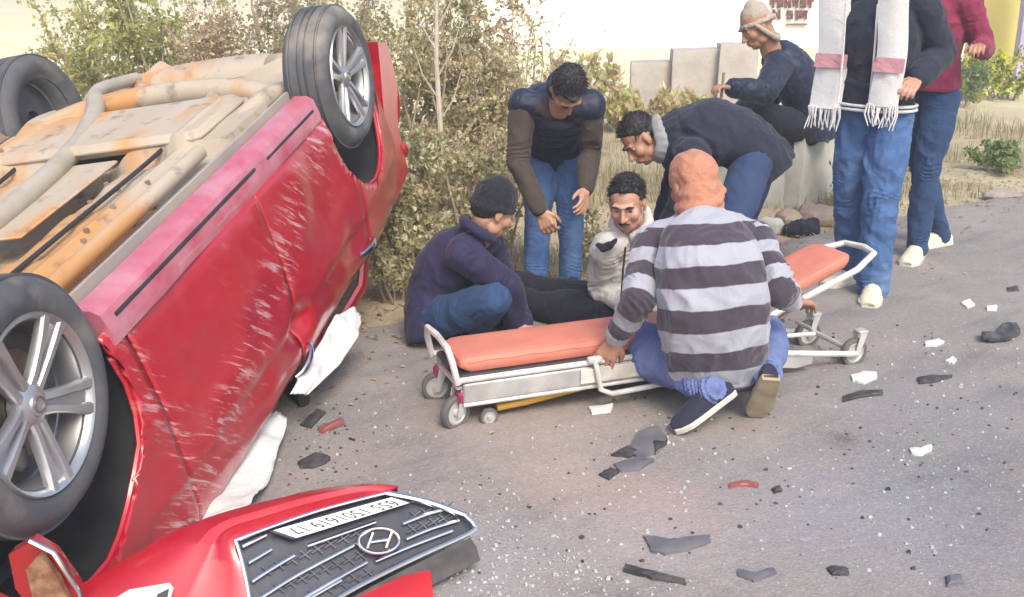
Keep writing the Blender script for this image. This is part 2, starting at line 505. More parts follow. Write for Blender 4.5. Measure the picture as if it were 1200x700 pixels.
def mat_tyre():
    m, nt, b, L = newmat('dusty_tyre_rubber')
    tc = nd(nt, 'ShaderNodeTexCoord').outputs['Object']
    c = mix(nt, ramp(nt, [(.35, 0.0), (.7, 1.0)], nz(nt, 5, 6, .65, tc)).outputs[0], (.055, .058, .066), (.11, .11, .115))
    c = mix(nt, ramp(nt, [(.52, 0.0), (.72, .75)], nz(nt, 3, 5, .6, tc)).outputs[0], c, (.30, .27, .22))
    L.new(c, b.inputs['Base Color']); b.inputs['Roughness'].default_value = .72
    bump(nt, b, nz(nt, 60, 4, .6, tc), .3, .003)
    return m
M_tyre = mat_tyre()
m, nt, b, L = newmat('window_glass_dark'); b.inputs['Base Color'].default_value = (.02, .025, .03, 1); b.inputs['Roughness'].default_value = .08
M_glass = m
m, nt, b, L = newmat('red_lamp_plastic'); b.inputs['Base Color'].default_value = (.30, .015, .015, 1); b.inputs['Roughness'].default_value = .15; b.inputs['Coat Weight'].default_value = .5
M_lampred = m

car = empty('overturned_car'); car.matrix_world = CARM
tag(car, 'red sedan lying upside down on its crushed roof at the roadside', 'car')

def half_w(x):
    a = abs(x)
    return .862 - (.15 * ((a - 1.15) / .95) ** 2 if a > 1.15 else 0)
ZP = [(.16, -.085), (.24, -.05), (.32, -.026), (.42, -.016), (.55, -.004), (.66, .002), (.755, .004), (.775, -.006), (.88, -.018), (.95, -.04), (1.0, -.07)]
def prof(z):
    if z <= ZP[0][0]: return ZP[0][1]
    for (a, p), (b_, q) in zip(ZP, ZP[1:]):
        if z <= b_: return p + (q - p) * (z - a) / (b_ - a)
    return ZP[-1][1]
DENTS = [(-.14, .80, .075, .065), (.25, .70, .28, .018), (-.55, .62, .22, .02), (.55, .45, .3, .012), (-.85, .8, .12, .02), (1.1, .72, .2, .03)]
def side_pt(x, z, side=-1, dents=True):
    y = half_w(x) + prof(z)
    if dents:
        for (dx, dz, r, d) in DENTS:
            y -= d * math.exp(-((x - dx) ** 2 + ((z - dz) * 1.2) ** 2) / (r * r))
        y += .012 * noise.noise(V((x * 2.2, 7, z * 2.2))) + .003 * noise.noise(V((x * 8, 3, z * 8))) + .016 * (.3 - abs(noise.noise(V((x * 2.6 + z * 1.4, 1.7, z * 3.1)))))
    return V((x, side * y, z))
ARCH = [(1.30, .33, .365), (-1.30, .33, .365)]
def panel(name, x0, x1, z0, z1, side=-1, mat=None, parent=None, skew=0.0, dents=True, cell=.024, shell=.014):
    """sheet-metal panel between two x stations; z0/z1 functions of x; wheel arches cut out"""
    nxp = max(2, int(abs(x1 - x0) / cell)); nzp = max(2, int(.75 / cell))
    pts = []; ok = []
    for j in range(nzp + 1):
        for i in range(nxp + 1):
            x = x0 + (x1 - x0) * i / nxp
            lo, hi = z0(x), z1(x)
            z = lo + (hi - lo) * j / nzp
            x += skew * (z - .55)
            for (ax, az, ar) in ARCH:
                r = math.hypot(x - ax, z - az)
                if abs(r - ar) < cell * .75 and r > 1e-6:
                    k = ar / r; x = ax + (x - ax) * k; z = az + (z - az) * k
            pts.append((x, z))
            ok.append(all(math.hypot(x - ax, z - az) > ar - 1e-4 for ax, az, ar in ARCH))
    mb = MB(); idx = {}
    def vid(k):
        if k not in idx:
            idx[k] = len(mb.v); mb.v.append(tuple(cl(side_pt(*pts[k], side, dents))))
        return idx[k]
    for j in range(nzp):
        for i in range(nxp):
            q = (j * (nxp + 1) + i, j * (nxp + 1) + i + 1, (j + 1) * (nxp + 1) + i + 1, (j + 1) * (nxp + 1) + i)
            good = [k for k in q if ok[k]]
            if len(good) >= 3: mb.f.append(tuple(vid(k) for k in good))
    o = mb.build(name, mat or M_paint, parent or car, fix=False)
    s = o.modifiers.new('shell', 'SOLIDIFY'); s.thickness = shell; s.offset = -1 if side * (x1 - x0) > 0 else 1
    return o
SZ = lambda x: .265
belt = lambda x: .955 if x < .8 else .955 - .10 * (x - .8)
G = .0055
for side in (-1, 1):
    dn = side == -1
    fd = panel('front_fender', .86 - G, 2.0, lambda x: .22, lambda x: .93 - .16 * max(0, (x - .85)) ** 1.2, side, dents=True)
    d1 = panel('front_door', -.115 + G, .86 - 2 * G, SZ, belt, side, skew=.05)
    d2 = panel('rear_door', -1.03 + G, -.115 - G, SZ, belt, side, skew=.05 if 0 else 0.0)
    qp = panel('rear_quarter_panel', -2.12, -1.03 - G, lambda x: .27 + .10 * max(0, (-x - 1.75)) / .4, lambda x: .97, side)
    for d, hx in ((d1, .02), (d2, -.90)):
        hz_ = .905
        mb = MB(); pts = []
        for k in range(9):
            t = k / 8; x = hx - .20 * t; bulge = .034 * math.sin(math.pi * t) ** .6
            drop = .05 * (1 - t) if (d is d1 and side == -1) else 0
            pts.append(side_pt(x, hz_ + drop, side) + V((0, side * (.004 + bulge + drop * .6), 0)))
        mb.tube(pts, [.010 + .005 * math.sin(math.pi * k / 8) for k in range(9)], 8, flat=(V((0, side, 0)), .75))
        mb.build('door_handle', M_chrome, d)
        MB().ball(side_pt(hx - .1, hz_, side), (.055, .005, .024)).build('handle_recess', M_black, d)
    # arch lips
    for ax, az, ar in ARCH:
        pts = []
        for k in range(15):
            a = rad(-8) + (math.pi + rad(16)) * k / 14
            pts.append(cl(side_pt(ax + ar * math.cos(a), az + ar * math.sin(a), side) + V((0, -side * .004, 0))))
        MB().tube(pts, .009, 6).build('arch_lip', M_paint, fd if ax > 0 else qp)
    # sill (side skirt), its underside edge faces up now
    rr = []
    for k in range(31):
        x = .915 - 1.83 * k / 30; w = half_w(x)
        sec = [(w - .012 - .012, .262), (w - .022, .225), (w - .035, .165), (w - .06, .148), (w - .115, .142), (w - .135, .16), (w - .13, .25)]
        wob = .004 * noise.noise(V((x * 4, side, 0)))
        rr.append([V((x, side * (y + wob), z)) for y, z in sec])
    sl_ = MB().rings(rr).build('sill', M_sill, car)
    MB().tube([V((x, side * (half_w(x) - .0285), .192)) for x in np.linspace(.86, -.2, 12)], .0065, 6).build('sill_slot', M_black, sl_)
    MB().tube([V((x, side * (half_w(x) - .0285), .200)) for x in np.linspace(-.32, -.86, 9)], .006, 6).build('sill_slot', M_black, sl_)
    # pinch weld flange
    MB().rings([[V((x, side * (half_w(x) - y), z)) for y, z in ((.13, .16), (.13, .115), (.142, .115), (.142, .16))] for x in np.linspace(.88, -.9, 12)]).build('pinch_flange', M_mudgrey, sl_)

# wheel wells, wheels
def wheel(hub, ax_out, spin, steer_label=None):
    """tyre + alloy; ax_out points out of the car"""
    root = empty('wheel'); root.parent = car
    a = ax_out.normalized(); c = V(hub)
    R_, rw = .320, .100
    pr = [(.222, rw - .012), (.235, rw - .002), (.262, rw + .006), (.288, rw), (.304, rw - .018), (.314, rw - .035)]
    tread = [(R_, rw - .04), (R_ + .001, .068), (R_ - .008, .066), (R_ - .008, .058), (R_ + .001, .056), (R_ + .002, .022), (R_ - .008, .020), (R_ - .008, .011), (R_ + .002, .009)]
    full = pr + tread + [(r, -o) for r, o in tread[::-1]] + [(r, -o) for r, o in pr[::-1]] + [(.205, -rw + .02), (.205, rw - .02), (.222, rw - .012)]
    MB().lathe(full, c, a, 56).build('tyre', M_tyre, root)
    # rim barrel
    rim = MB().lathe([(.226, rw - .008), (.222, rw + .001), (.214, rw - .004), (.206, rw - .022), (.198, rw - .05), (.192, .0), (.205, -rw + .03), (.21, -rw + .02)], c, a, 56).build('rim', M_alloy, root)
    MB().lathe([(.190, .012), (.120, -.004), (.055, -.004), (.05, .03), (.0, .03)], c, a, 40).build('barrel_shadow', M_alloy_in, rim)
    MB().lathe([(.138, .012), (.138, .022), (.06, .022), (.06, .034), (0.0, .034)], c, a, 40).build('brake_disc', M_brake, root)
    s, t, _ = frame(a)
    MB().box(c + (s * math.cos(spin + .6) + t * math.sin(spin + .6)) * .125 + a * .02, (.06, .10, .05), (s * math.cos(spin + .6) + t * math.sin(spin + .6), -s * math.sin(spin + .6) + t * math.cos(spin + .6), a), .01).build('brake_caliper', M_brake, root)
    for k in range(5):
        an = spin + k * 2 * math.pi / 5
        d = s * math.cos(an) + t * math.sin(an); q = -s * math.sin(an) + t * math.cos(an)
        sp = MB()
        for sg in (-1, 1):
            rr = []
            for (r, off, w, th, z) in ((.035, .016, .015, .022, .060), (.07, .017, .013, .026, .066), (.12, .022, .0125, .026, .074), (.17, .028, .0135, .024, .082), (.214, .034, .018, .022, .088)):
                p = c + d * r + q * (sg * off) + a * z
                rr.append([p + q * (w * x) + a * (th * y * .5) for x, y in ((-1, -1), (1, -1), (1, .4), (.6, 1), (-.6, 1), (-1, .4))])
            sp.rings(rr)
        # web between the pair
        rr = []
        for (r, w, z) in ((.04, .010, .058), (.12, .016, .064), (.19, .024, .074), (.21, .03, .078)):
            p = c + d * r + a * z
            rr.append([p - q * w - a * .006, p + q * w - a * .006, p + q * w + a * .004, p - q * w + a * .004])
        sp.rings(rr)
        sp.build('spoke', M_alloy, rim)
        bo = c + (s * math.cos(an + .63) + t * math.sin(an + .63)) * .05
        MB().cone(bo + a * .05, .010, bo + a * .068, .009, 8).build('lug_nut', M_brake, rim)
    MB().lathe([(.062, .04), (.060, .066), (.045, .076), (.030, .080), (.028, .086), (.0, .088)], c, a, 28).build('hub_cap', M_alloy, rim)
    # the H-like emblem stroke on the cap
    MB().lathe([(.021, .086), (.021, .0895), (.017, .0895), (.017, .086)], c, a, 24).build('cap_ring', M_brake, rim)
    return root
wheel((1.30, -.775, .19), V((-.04, -1, .06)), rad(100))
wheel((1.30, .775, .20), V((-.05, 1, 0)), rad(40))
wheel((-1.30, -.775, .19), V((0.03, -1, .03)), rad(64))
wheel((-1.30, .775, .20), V((0, 1, .03)), rad(10))
for ax, az, ar in ARCH:
    for side in (-1, 1):
        w = half_w(ax)
        MB().lathe([(ar + .03, 0), (ar + .03, -.12), (ar + .01, -.26), (ar - .1, -.31), (.08, -.33)], V((ax, side * (w - .03), az)), V((0, side, 0)), 30, hint=V((0, 0, 1)), a0=-.25, a1=math.pi + .25).build('wheel_liner', M_black, car)

# ---- underside
def floor_z(x, y):
    z = .205
    z -= .05 * math.exp(-((abs(y) - .42) / .05) ** 2)                     # longitudinal rails stick out (towards the sky)
    z += .085 * math.exp(-(y / .15) ** 4) * (1 if -.9 < x < 1.4 else .3)   # centre tunnel sinks in
    z -= .012 * (math.sin(x * 16) > .3) * (abs(y) > .2) * (abs(y) < .36)
    if x < -.45 and x > -1.05 and abs(y) < .62: z -= .06                   # fuel tank bulge
    z += .010 * noise.noise(V((x * 3, y * 3, 1))) + .004 * noise.noise(V((x * 11, y * 11, 4)))
    return z
mb = MB(); xs = np.linspace(-2.0, 1.85, 120); ys = np.linspace(-.735, .735, 62)
def floor_y(x, y):
    for ax in (1.30, -1.30):
        k = max(0, 1 - (abs(x - ax) / .40) ** 4)
        y = y * (1 - .28 * k)
    return y
mb.v = [tuple(cl((x, floor_y(x, y), floor_z(x, y)))) for x in xs for y in ys]
mb.f = [(i * 62 + j, i * 62 + j + 1, (i + 1) * 62 + j + 1, (i + 1) * 62 + j) for i in range(119) for j in range(61)]
MB.build(mb, 'floor_pan', M_mud, car, fix=True)
def pipe(name, pts, r, mat):
    P = [V(p) for p in pts]; out = []
    for i in range(len(P) - 1):
        p0, p1, p2, p3 = P[max(i - 1, 0)], P[i], P[i + 1], P[min(i + 2, len(P) - 1)]
        for k in range(8):
            t = k / 8
            out.append(.5 * ((2 * p1) + (p2 - p0) * t + (2 * p0 - 5 * p1 + 4 * p2 - p3) * t * t + (3 * p1 - p0 - 3 * p2 + p3) * t ** 3))
    out.append(P[-1])
    return MB().tube(out, r, 10).build(name, mat, car)
M_pipe = simple('dusty_exhaust_steel', (.46, .41, .33), (.36, .32, .26), .6, .25, 7, .25, 40, .004)
pipe('exhaust_pipe', [(1.2, .05, .17), (.6, .02, .16), (.0, .03, .15), (-.55, .10, .14), (-.95, .22, .12), (-1.18, .33, .10)], .042, M_pipe)
pipe('exhaust_pipe', [(-1.15, .34, .10), (-1.35, .40, .10), (-1.6, .42, .14), (-1.72, .42, .16)], .032, M_pipe)
mb = MB(); rr = []
for k in range(9):
    t = k / 8; sc_ = .75 + .25 * math.sin(math.pi * t) ** .4
    rr.append([V((-1.72 - .02, .0 + .62 * (t - .5), .20)) + V((.14 * sc_ * math.cos(a), 0, .07 * sc_ * math.sin(a))) for a in np.linspace(0, 2 * math.pi, 18)[:-1]])
mb.rings(rr).build('muffler', M_mud, car)
pipe('torsion_beam', [(-1.08, -.60, .19), (-1.16, -.35, .145), (-1.19, 0, .13), (-1.16, .35, .145), (-1.08, .60, .19)], .056, M_mud)
for s_ in (-1, 1):
    pipe('trailing_arm', [(-.72, s_ * .52, .20), (-1.0, s_ * .58, .16), (-1.30, s_ * .66, .20)], .045, M_mud)
    pipe('brake_line', [(.9, s_ * .30, .18), (.2, s_ * .31, .175), (-.4, s_ * .33, .165), (-.8, s_ * .36, .13)], .009, M_black)
    pipe('lower_arm', [(.95, s_ * .42, .17), (1.15, s_ * .52, .15), (1.30, s_ * .64, .17)], .04, M_mudgrey)
    pipe('jacking_rail', [(.85, s_ * .56, .155), (.2, s_ * .57, .15), (-.35, s_ * .56, .15)], .03, M_mud)
MB().box((1.2, 0, .15), (.34, .86, .07), None, .02).build('front_subframe', M_mudgrey, car)
MB().box((-.72, .0, .135), (.50, 1.02, .06), None, .028).build('fuel_tank', M_mud, car)
MB().box((.35, .40, .150), (.9, .22, .02), None, .008).build('heat_shield', M_mud, car)
MB().box((-.1, -.02, .175), (.7, .26, .012), None, .005).build('heat_shield', M_mud, car)
for k in range(34):
    x, y = rnd.uniform(-1.0, .9), rnd.choice((-1, 1)) * rnd.uniform(.18, .62)
    z = floor_z(x, y)
    MB().cone((x, y, z + .004), .012, (x, y, z - .010), .010, 6).build('floor_bolt', M_rust, car)
for k in range(10):
    x, y = rnd.uniform(-.9, .8), rnd.uniform(-.6, .6)
    MB().ball((x, y, floor_z(x, y) - .001), (rnd.uniform(.02, .05), rnd.uniform(.012, .025), .006)).build('drain_plug', M_black, car)
# torn edge of the far sill cover, standing proud
mb = MB(); rr = []
for k in range(16):
    x = .3 - 1.35 * k / 15
    h = .05 + .02 * noise.noise(V((x * 5, 0, 0)))
    rr.append([V((x, .70, .17)), V((x, .755, .17 - h)), V((x, .765, .165 - h)), V((x, .72, .19))])
mb.rings(rr).build('torn_sill_cover', M_rust, car)

# ---- nose: crushed engine bay, hidden mostly behind the wheel
mb = MB()
def lump(c, s, seed, mat, name, parent=None):
    b_ = MB(); b_.box(c, s, None, min(s) * .18)
    b_.v = [tuple(cl(V(p) + noise.noise_vector(V(p) * 6 + V((seed, 0, 0))) * .03)) for p in b_.v]
    return b_.build(name, mat, parent or car)
lump((1.5, 0, .5), (.9, 1.15, .5), 1, M_dark, 'engine_bay')
lump((1.25, -.52, .45), (.5, .16, .42), 2, M_black, 'inner_fender')
lump((1.25, .52, .45), (.5, .16, .42), 3, M_black, 'inner_fender')
lump((1.78, -.5, .44), (.22, .3, .2), 4, M_dark, 'crushed_bracket')
lump((1.92, .1, .5), (.08, 1.2, .4), 5, M_mudgrey, 'radiator')
for k in range(9):
    p = V((1.55 + rnd.uniform(-.15, .25), -.58 - rnd.uniform(0, .18), .42 + rnd.uniform(-.12, .3)))
    q = p + V((rnd.uniform(-.2, .2), rnd.uniform(-.08, .08), rnd.uniform(-.15, .15)))
    MB().tube([cl(p), cl((p + q) / 2 + V((0, .03, .03))), cl(q)], rnd.uniform(.008, .018), 6).build('torn_hose', M_black, car)
# bonnet, folded under
mb = MB(); n1 = 26; n2 = 24
mb.v = [tuple(cl(V((.95 + 1.1 * i / n1, -.70 + 1.4 * j / n2, .97 - .11 * (i / n1) + .05 * math.sin(i * .55) * (i / n1) + .02 * noise.noise(V((i * .4, j * .4, 0))))), .03)) for i in range(n1 + 1) for j in range(n2 + 1)]
mb.f = [(i * (n2 + 1) + j, i * (n2 + 1) + j + 1, (i + 1) * (n2 + 1) + j + 1, (i + 1) * (n2 + 1) + j) for i in range(n1) for j in range(n2)]
o = mb.build('bonnet', M_paint, car); o.modifiers.new('s', 'SOLIDIFY').thickness = .01
# ---- boot lid, rear bumper
mb = MB(); rr = []
for k in range(25):
    y = -.80 + 1.6 * k / 24; c_ = 1 - (abs(y) / .84) ** 4
    xo = -2.02 - .16 * c_ ** .5
    if abs(y) > .72: xo += .0
    rr.append([cl(V((xo + dx, y * (1 - .03 * (z > .6)), z))) for dx, z in ((.1, .22), (-.03, .26), (-.05, .36), (-.045, .50), (-.01, .60), (.04, .70), (.05, .95), (.4, 1.0), (.42, .93), (.14, .3))])
mb.rings(rr).build('rear_bumper', M_paint, car)
for s_ in (-1, 1):
    MB().ball((-2.06, s_ * .66, .83), (.05, .14, .08)).build('tail_lamp', M_lampred, car)
# ---- crushed cabin: roof pressed to the ground, pillars, glass edge, airbags
mb = MB(); n1, n2 = 30, 26
def roof_pt(i, j):
    x = .45 - 1.75 * i / n1; y = -.60 + 1.2 * j / n2
    z = 1.42 - .30 * abs(x + .35) ** 2 - .10 * (y / .6) ** 4
    return cl(V((x, y, z)), .03 + .02 * abs(noise.noise(V((x * 3, y * 3, 0)))))
mb.v = [tuple(roof_pt(i, j)) for i in range(n1 + 1) for j in range(n2 + 1)]
mb.f = [(i * (n2 + 1) + j, i * (n2 + 1) + j + 1, (i + 1) * (n2 + 1) + j + 1, (i + 1) * (n2 + 1) + j) for i in range(n1) for j in range(n2)]
o = mb.build('roof', M_paint, car); o.modifiers.new('s', 'SOLIDIFY').thickness = .012
for s_ in (-1, 1):
    for nm, a_, b_ in (('front_pillar', (.78, .74, .95), (.15, .58, 1.40)), ('middle_pillar', (-.12, .80, .95), (-.22, .60, 1.42)), ('rear_pillar', (-1.35, .74, .95), (-.95, .58, 1.38))):
        A, B = V((a_[0], s_ * a_[1], a_[2])), V((b_[0], s_ * b_[1], b_[2]))
        mid = (A + B) / 2 + V((.03, s_ * .06, 0))
        MB().tube([cl(A), cl(mid), cl(B)], [.045, .04, .04], 8, flat=(V((0, 1, 0)), .5)).build(nm, M_paint if nm != 'middle_pillar' else M_black, car)
    MB().tube([cl(side_pt(x, .965, s_) - V((0, s_ * .015, 0))) for x in np.linspace(.82, -1.2, 24)], .014, 6).build('belt_moulding', M_black, car)
# dark cabin void
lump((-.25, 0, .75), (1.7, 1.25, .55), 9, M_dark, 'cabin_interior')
def airbag(pxs, Y0, Y1, seed, name='curtain_airbag'):
    """thin limp white sheet hung below the window line"""
    P = [at(px, py, Y0 + (Y1 - Y0) * k) for px, py, k in pxs]       # two long edges: first half down, second half back
    h = len(P) // 2; e1, e2 = P[:h], P[h:][::-1]; N1, N2 = 26, 12
    def samp(e, t):
        t *= len(e) - 1; i = min(int(t), len(e) - 2); return e[i].lerp(e[i + 1], t - i)
    n = (e1[-1] - e1[0]).cross(e2[0] - e1[0]).normalized(); b2 = MB()
    for i in range(N1 + 1):
        for j in range(N2 + 1):
            p = samp(e1, i / N1).lerp(samp(e2, i / N1), j / N2)
            q = p + n * (.030 * noise.noise(V((i * .22, j * .12, seed))) + .012 * (.3 - abs(noise.noise(V((i * .35 + j * .3, j * .2, seed + 4))))))
            q.z = max(q.z, .024); b2.v.append(tuple(CARI @ q))
    b2.f = [(i * (N2 + 1) + j, i * (N2 + 1) + j + 1, (i + 1) * (N2 + 1) + j + 1, (i + 1) * (N2 + 1) + j) for i in range(N1) for j in range(N2)]
    o = b2.build(name, M_airbag, car); s_ = o.modifiers.new('s', 'SOLIDIFY'); s_.thickness = .006
airbag([(196, 622, 0), (225, 572, .25), (270, 506, .7), (322, 480, 1), (336, 490, 1), (330, 520, .8), (312, 572, .4), (288, 594, .1)], 2.9, 3.69, 3)
airbag([(340, 462, 0), (370, 410, .5), (392, 370, .8), (412, 362, 1), (426, 368, 1), (420, 392, .8), (398, 428, .5), (362, 462, .1)], 3.63, 4.43, 5)
# broken lamp corner hanging in front of the wheel
pl = [(10, 650), (35, 636), (60, 650), (88, 690), (95, 720), (40, 720), (18, 690)]
P = [at(x, y, 2.1) for x, y in pl]
nn = (P[2] - P[0]).cross(P[4] - P[0]).normalized()
b2 = MB().prism(P, nn, .06, .02); b2.v = [tuple(CARI @ V(p)) for p in b2.v]
lamp = b2.build('broken_head_lamp', M_lampred, car)
M_amber = simple('amber_reflector', (.22, .09, .045), (.42, .26, .16), .25, .4, 30, .4, 60, .004)
P = [at(x, y, 2.065) for x, y in ((30, 668), (46, 650), (66, 676), (80, 705), (40, 708))]
b2 = MB().prism(P, nn, .03, .012); b2.v = [tuple(CARI @ V(p)) for p in b2.v]
b2.build('reflector', M_amber, lamp)
P = [at(x, y, 2.065) for x, y in ((34, 634), (62, 648), (92, 694), (98, 722))]
b2 = MB().tube(P, .006, 6); b2.v = [tuple(CARI @ V(p)) for p in b2.v]
b2.build('lamp_trim', M_chrome, lamp)
# ------------------------------------------------------------------ people
KY = 1250 / 1100
def Y(y): return y * KY
def mat_skin(name, c):
    m, nt, b, L = newmat(name)
    cc = mix(nt, ramp(nt, [(.35, 0.0), (.7, 1.0)], nz(nt, 14, 5)).outputs[0], c, (c[0] * .8, c[1] * .72, c[2] * .68))
    L.new(cc, b.inputs['Base Color'])
    b.inputs['Roughness'].default_value = .55
    b.inputs['Subsurface Weight'].default_value = .12
    b.inputs['Subsurface Radius'].default_value = (.02, .008, .005)
    b.inputs['Subsurface Scale'].default_value = .3
    bump(nt, b, nz(nt, 220, 3), .12, .001)
    return m
M_skin = mat_skin('brown_skin', (.40, .215, .14))
M_skin2 = mat_skin('light_brown_skin', (.50, .29, .20))
M_hair = simple('black_hair', (.010, .010, .013), (.022, .021, .024), .62, 0, 60, .6, 240, .006)
M_eye = simple('eye_white', (.38, .34, .31), None, .3, bs=0)
M_iris = simple('dark_iris', (.02, .012, .01), None, .2, bs=0)
M_lip = simple('lip_skin', (.26, .10, .08), None, .5, bs=0)

def hand(mb, wr, d, n, thumb, curl=.5, spread=.12, s=1.0):
    """palm, four fingers and a thumb; d = hand direction, n = palm normal (fingers curl towards it), thumb = side of the thumb"""
    d = d.normalized(); n = (n - d * n.dot(d)).normalized(); t = (thumb - d * thumb.dot(d) - n * thumb.dot(n)).normalized()
    mb.limb([wr, wr + d * .03 * s], [.024 * s, .024 * s], 10)
    for k in (-1.5, -.5, .5, 1.5):
        mb.limb([wr + d * .022 * s + t * (.010 * k * s), wr + d * .088 * s + t * (.0205 * k * s)], [.017 * s, .0135 * s], 10)
    for k, L_ in ((1.5, .070), (.5, .080), (-.5, .075), (-1.5, .058)):
        p = wr + d * (.088 * s) + t * (.0205 * k * s)
        pts = [p]; a = 0.0
        dd = (d + t * (spread * k * .6)).normalized()
        for seg, fr in enumerate((.45, .30, .25)):
            a += curl * (1.0 if seg else .6)
            p = p + (dd * math.cos(a) + n * math.sin(a)) * (L_ * fr * s)
            pts.append(p)
        mb.limb(pts, [.0098 * s, .009 * s, .0085 * s, .0072 * s], 10)
    p0 = wr + d * .028 * s + t * .026 * s
    p1 = p0 + (d * .65 + t * .65 + n * .25).normalized() * .036 * s
    p2 = p1 + (d * .85 + t * .25 + n * .45).normalized() * .03 * s
    p3 = p2 + (d * .9 + n * .5).normalized() * .022 * s
    mb.limb([p0, p1, p2, p3], [.015 * s, .012 * s, .0105 * s, .008 * s], 10)

def spine(J):
    a, c, e = J['pelvis'], J['neck'], J.get('mid')
    mid = e if e else (a + c) / 2
    def f(t):
        b = mid * 2 - (a + c) / 2
        return a * (1 - t) ** 2 + b * (2 * t * (1 - t)) + c * t * t
    return f
def torso(mb, J, rx, ry, grow=0.0, t0=-.12, t1=1.0, n=24):
    """elliptical loft along the spine; rx, ry radii at t = 0, .3, .65, .88, 1"""
    f = spine(J)
    s0 = (J['hipL'] - J['hipR']).normalized(); s1 = (J['shL'] - J['shR']).normalized()
    T = [0, .3, .65, .88, 1.0]
    def val(tab, t):
        t = max(0, min(1, t))
        for i in range(4):
            if t <= T[i + 1]:
                u = (t - T[i]) / (T[i + 1] - T[i]); u = u * u * (3 - 2 * u)
                return tab[i] + (tab[i + 1] - tab[i]) * u
        return tab[-1]
    rr = []
    N = 14
    for k in range(N + 1):
        t = t0 + (t1 - t0) * k / N
        p = f(t); ax = (f(t + .02) - f(t - .02)).normalized()
        s = s0.lerp(s1, max(0, min(1, t))); s = (s - ax * s.dot(ax)).normalized(); q = ax.cross(s)
        a, b = val(rx, t) + grow, val(ry, t) + grow
        ring = []
        for i in range(n):
            ph = 2 * math.pi * i / n
            x, y = math.cos(ph), math.sin(ph)
            ring.append(p + s * (a * math.copysign(abs(x) ** .85, x)) + q * (b * math.copysign(abs(y) ** .85, y)))
        rr.append(ring)
    mb.rings(rr)
def shoulders(mb, J, r):
    for s in 'LR':
        mb.limb([J['neck'].lerp(J['sh' + s], .25), J['sh' + s]], [r * 1.0, r], 12)

def head_axes(J):
    f = J['face'].normalized(); u = J['headup']; u = (u - f * u.dot(f)).normalized()
    return f.cross(u).normalized(), f, u     # x = right side, y = forward, z = up
def hp(J, x, y, z):
    X, Y_, Z = head_axes(J); k = J.get('hs', 1.0)
    return J['head'] + (X * x + Y_ * y + Z * z) * k
def head_mass(mb, J, ears=True):
    ax = head_axes(J); k = J.get('hs', 1.0)
    B = lambda c, r: mb.ball(hp(J, *c), tuple(q * k for q in r), ax, 20, 14)
    B((0, -.014, .028), (.076, .094, .088))
    B((0, .028, -.025), (.062, .062, .085))
    B((0, .040, -.085), (.047, .045, .038)); B((0, .062, -.102), (.022, .022, .018))
    for s in (-1, 1):
        B((s * .038, .055, -.030), (.028, .030, .030))
        B((s * .045, .015, -.075), (.022, .035, .030))
        B((s * .011, .096, -.042), (.009, .010, .008))
        if ears:
            B((s * .078, -.004, -.010), (.009, .018, .031)); B((s * .076, .004, -.034), (.007, .010, .010))
    mb.limb([hp(J, 0, .084, .012), hp(J, 0, .103, -.022), hp(J, 0, .110, -.036)], [.008 * k, .0095 * k, .0125 * k], 10)
    mb.limb([hp(J, -.042, .076, .020), hp(J, 0, .086, .018), hp(J, .042, .076, .020)], [.010 * k, .010 * k, .010 * k], 10)
    mb.limb([hp(J, -.021, .084, -.066), hp(J, 0, .094, -.063), hp(J, .021, .084, -.066)], [.006 * k, .0085 * k, .006 * k], 8)
    mb.limb([hp(J, -.018, .083, -.076), hp(J, 0, .091, -.078), hp(J, .018, .083, -.076)], [.006 * k, .0085 * k, .006 * k], 8)
    mb.limb([hp(J, 0, -.028, -.05), J['neck'] + (J['head'] - J['neck']) * .1], [.056 * k, .062 * k], 14)
def dent_eyes(me, J):
    a = coords(me); X, Y_, Z = head_axes(J)
    for s in (-1, 1):
        c = np.array(hp(J, s * .032, .088, -.001)); d = np.linalg.norm(a - c, axis=1)
        a -= np.array(Y_) * (.010 * np.exp(-(d / .015) ** 2))[:, None]
    setco(me, a)

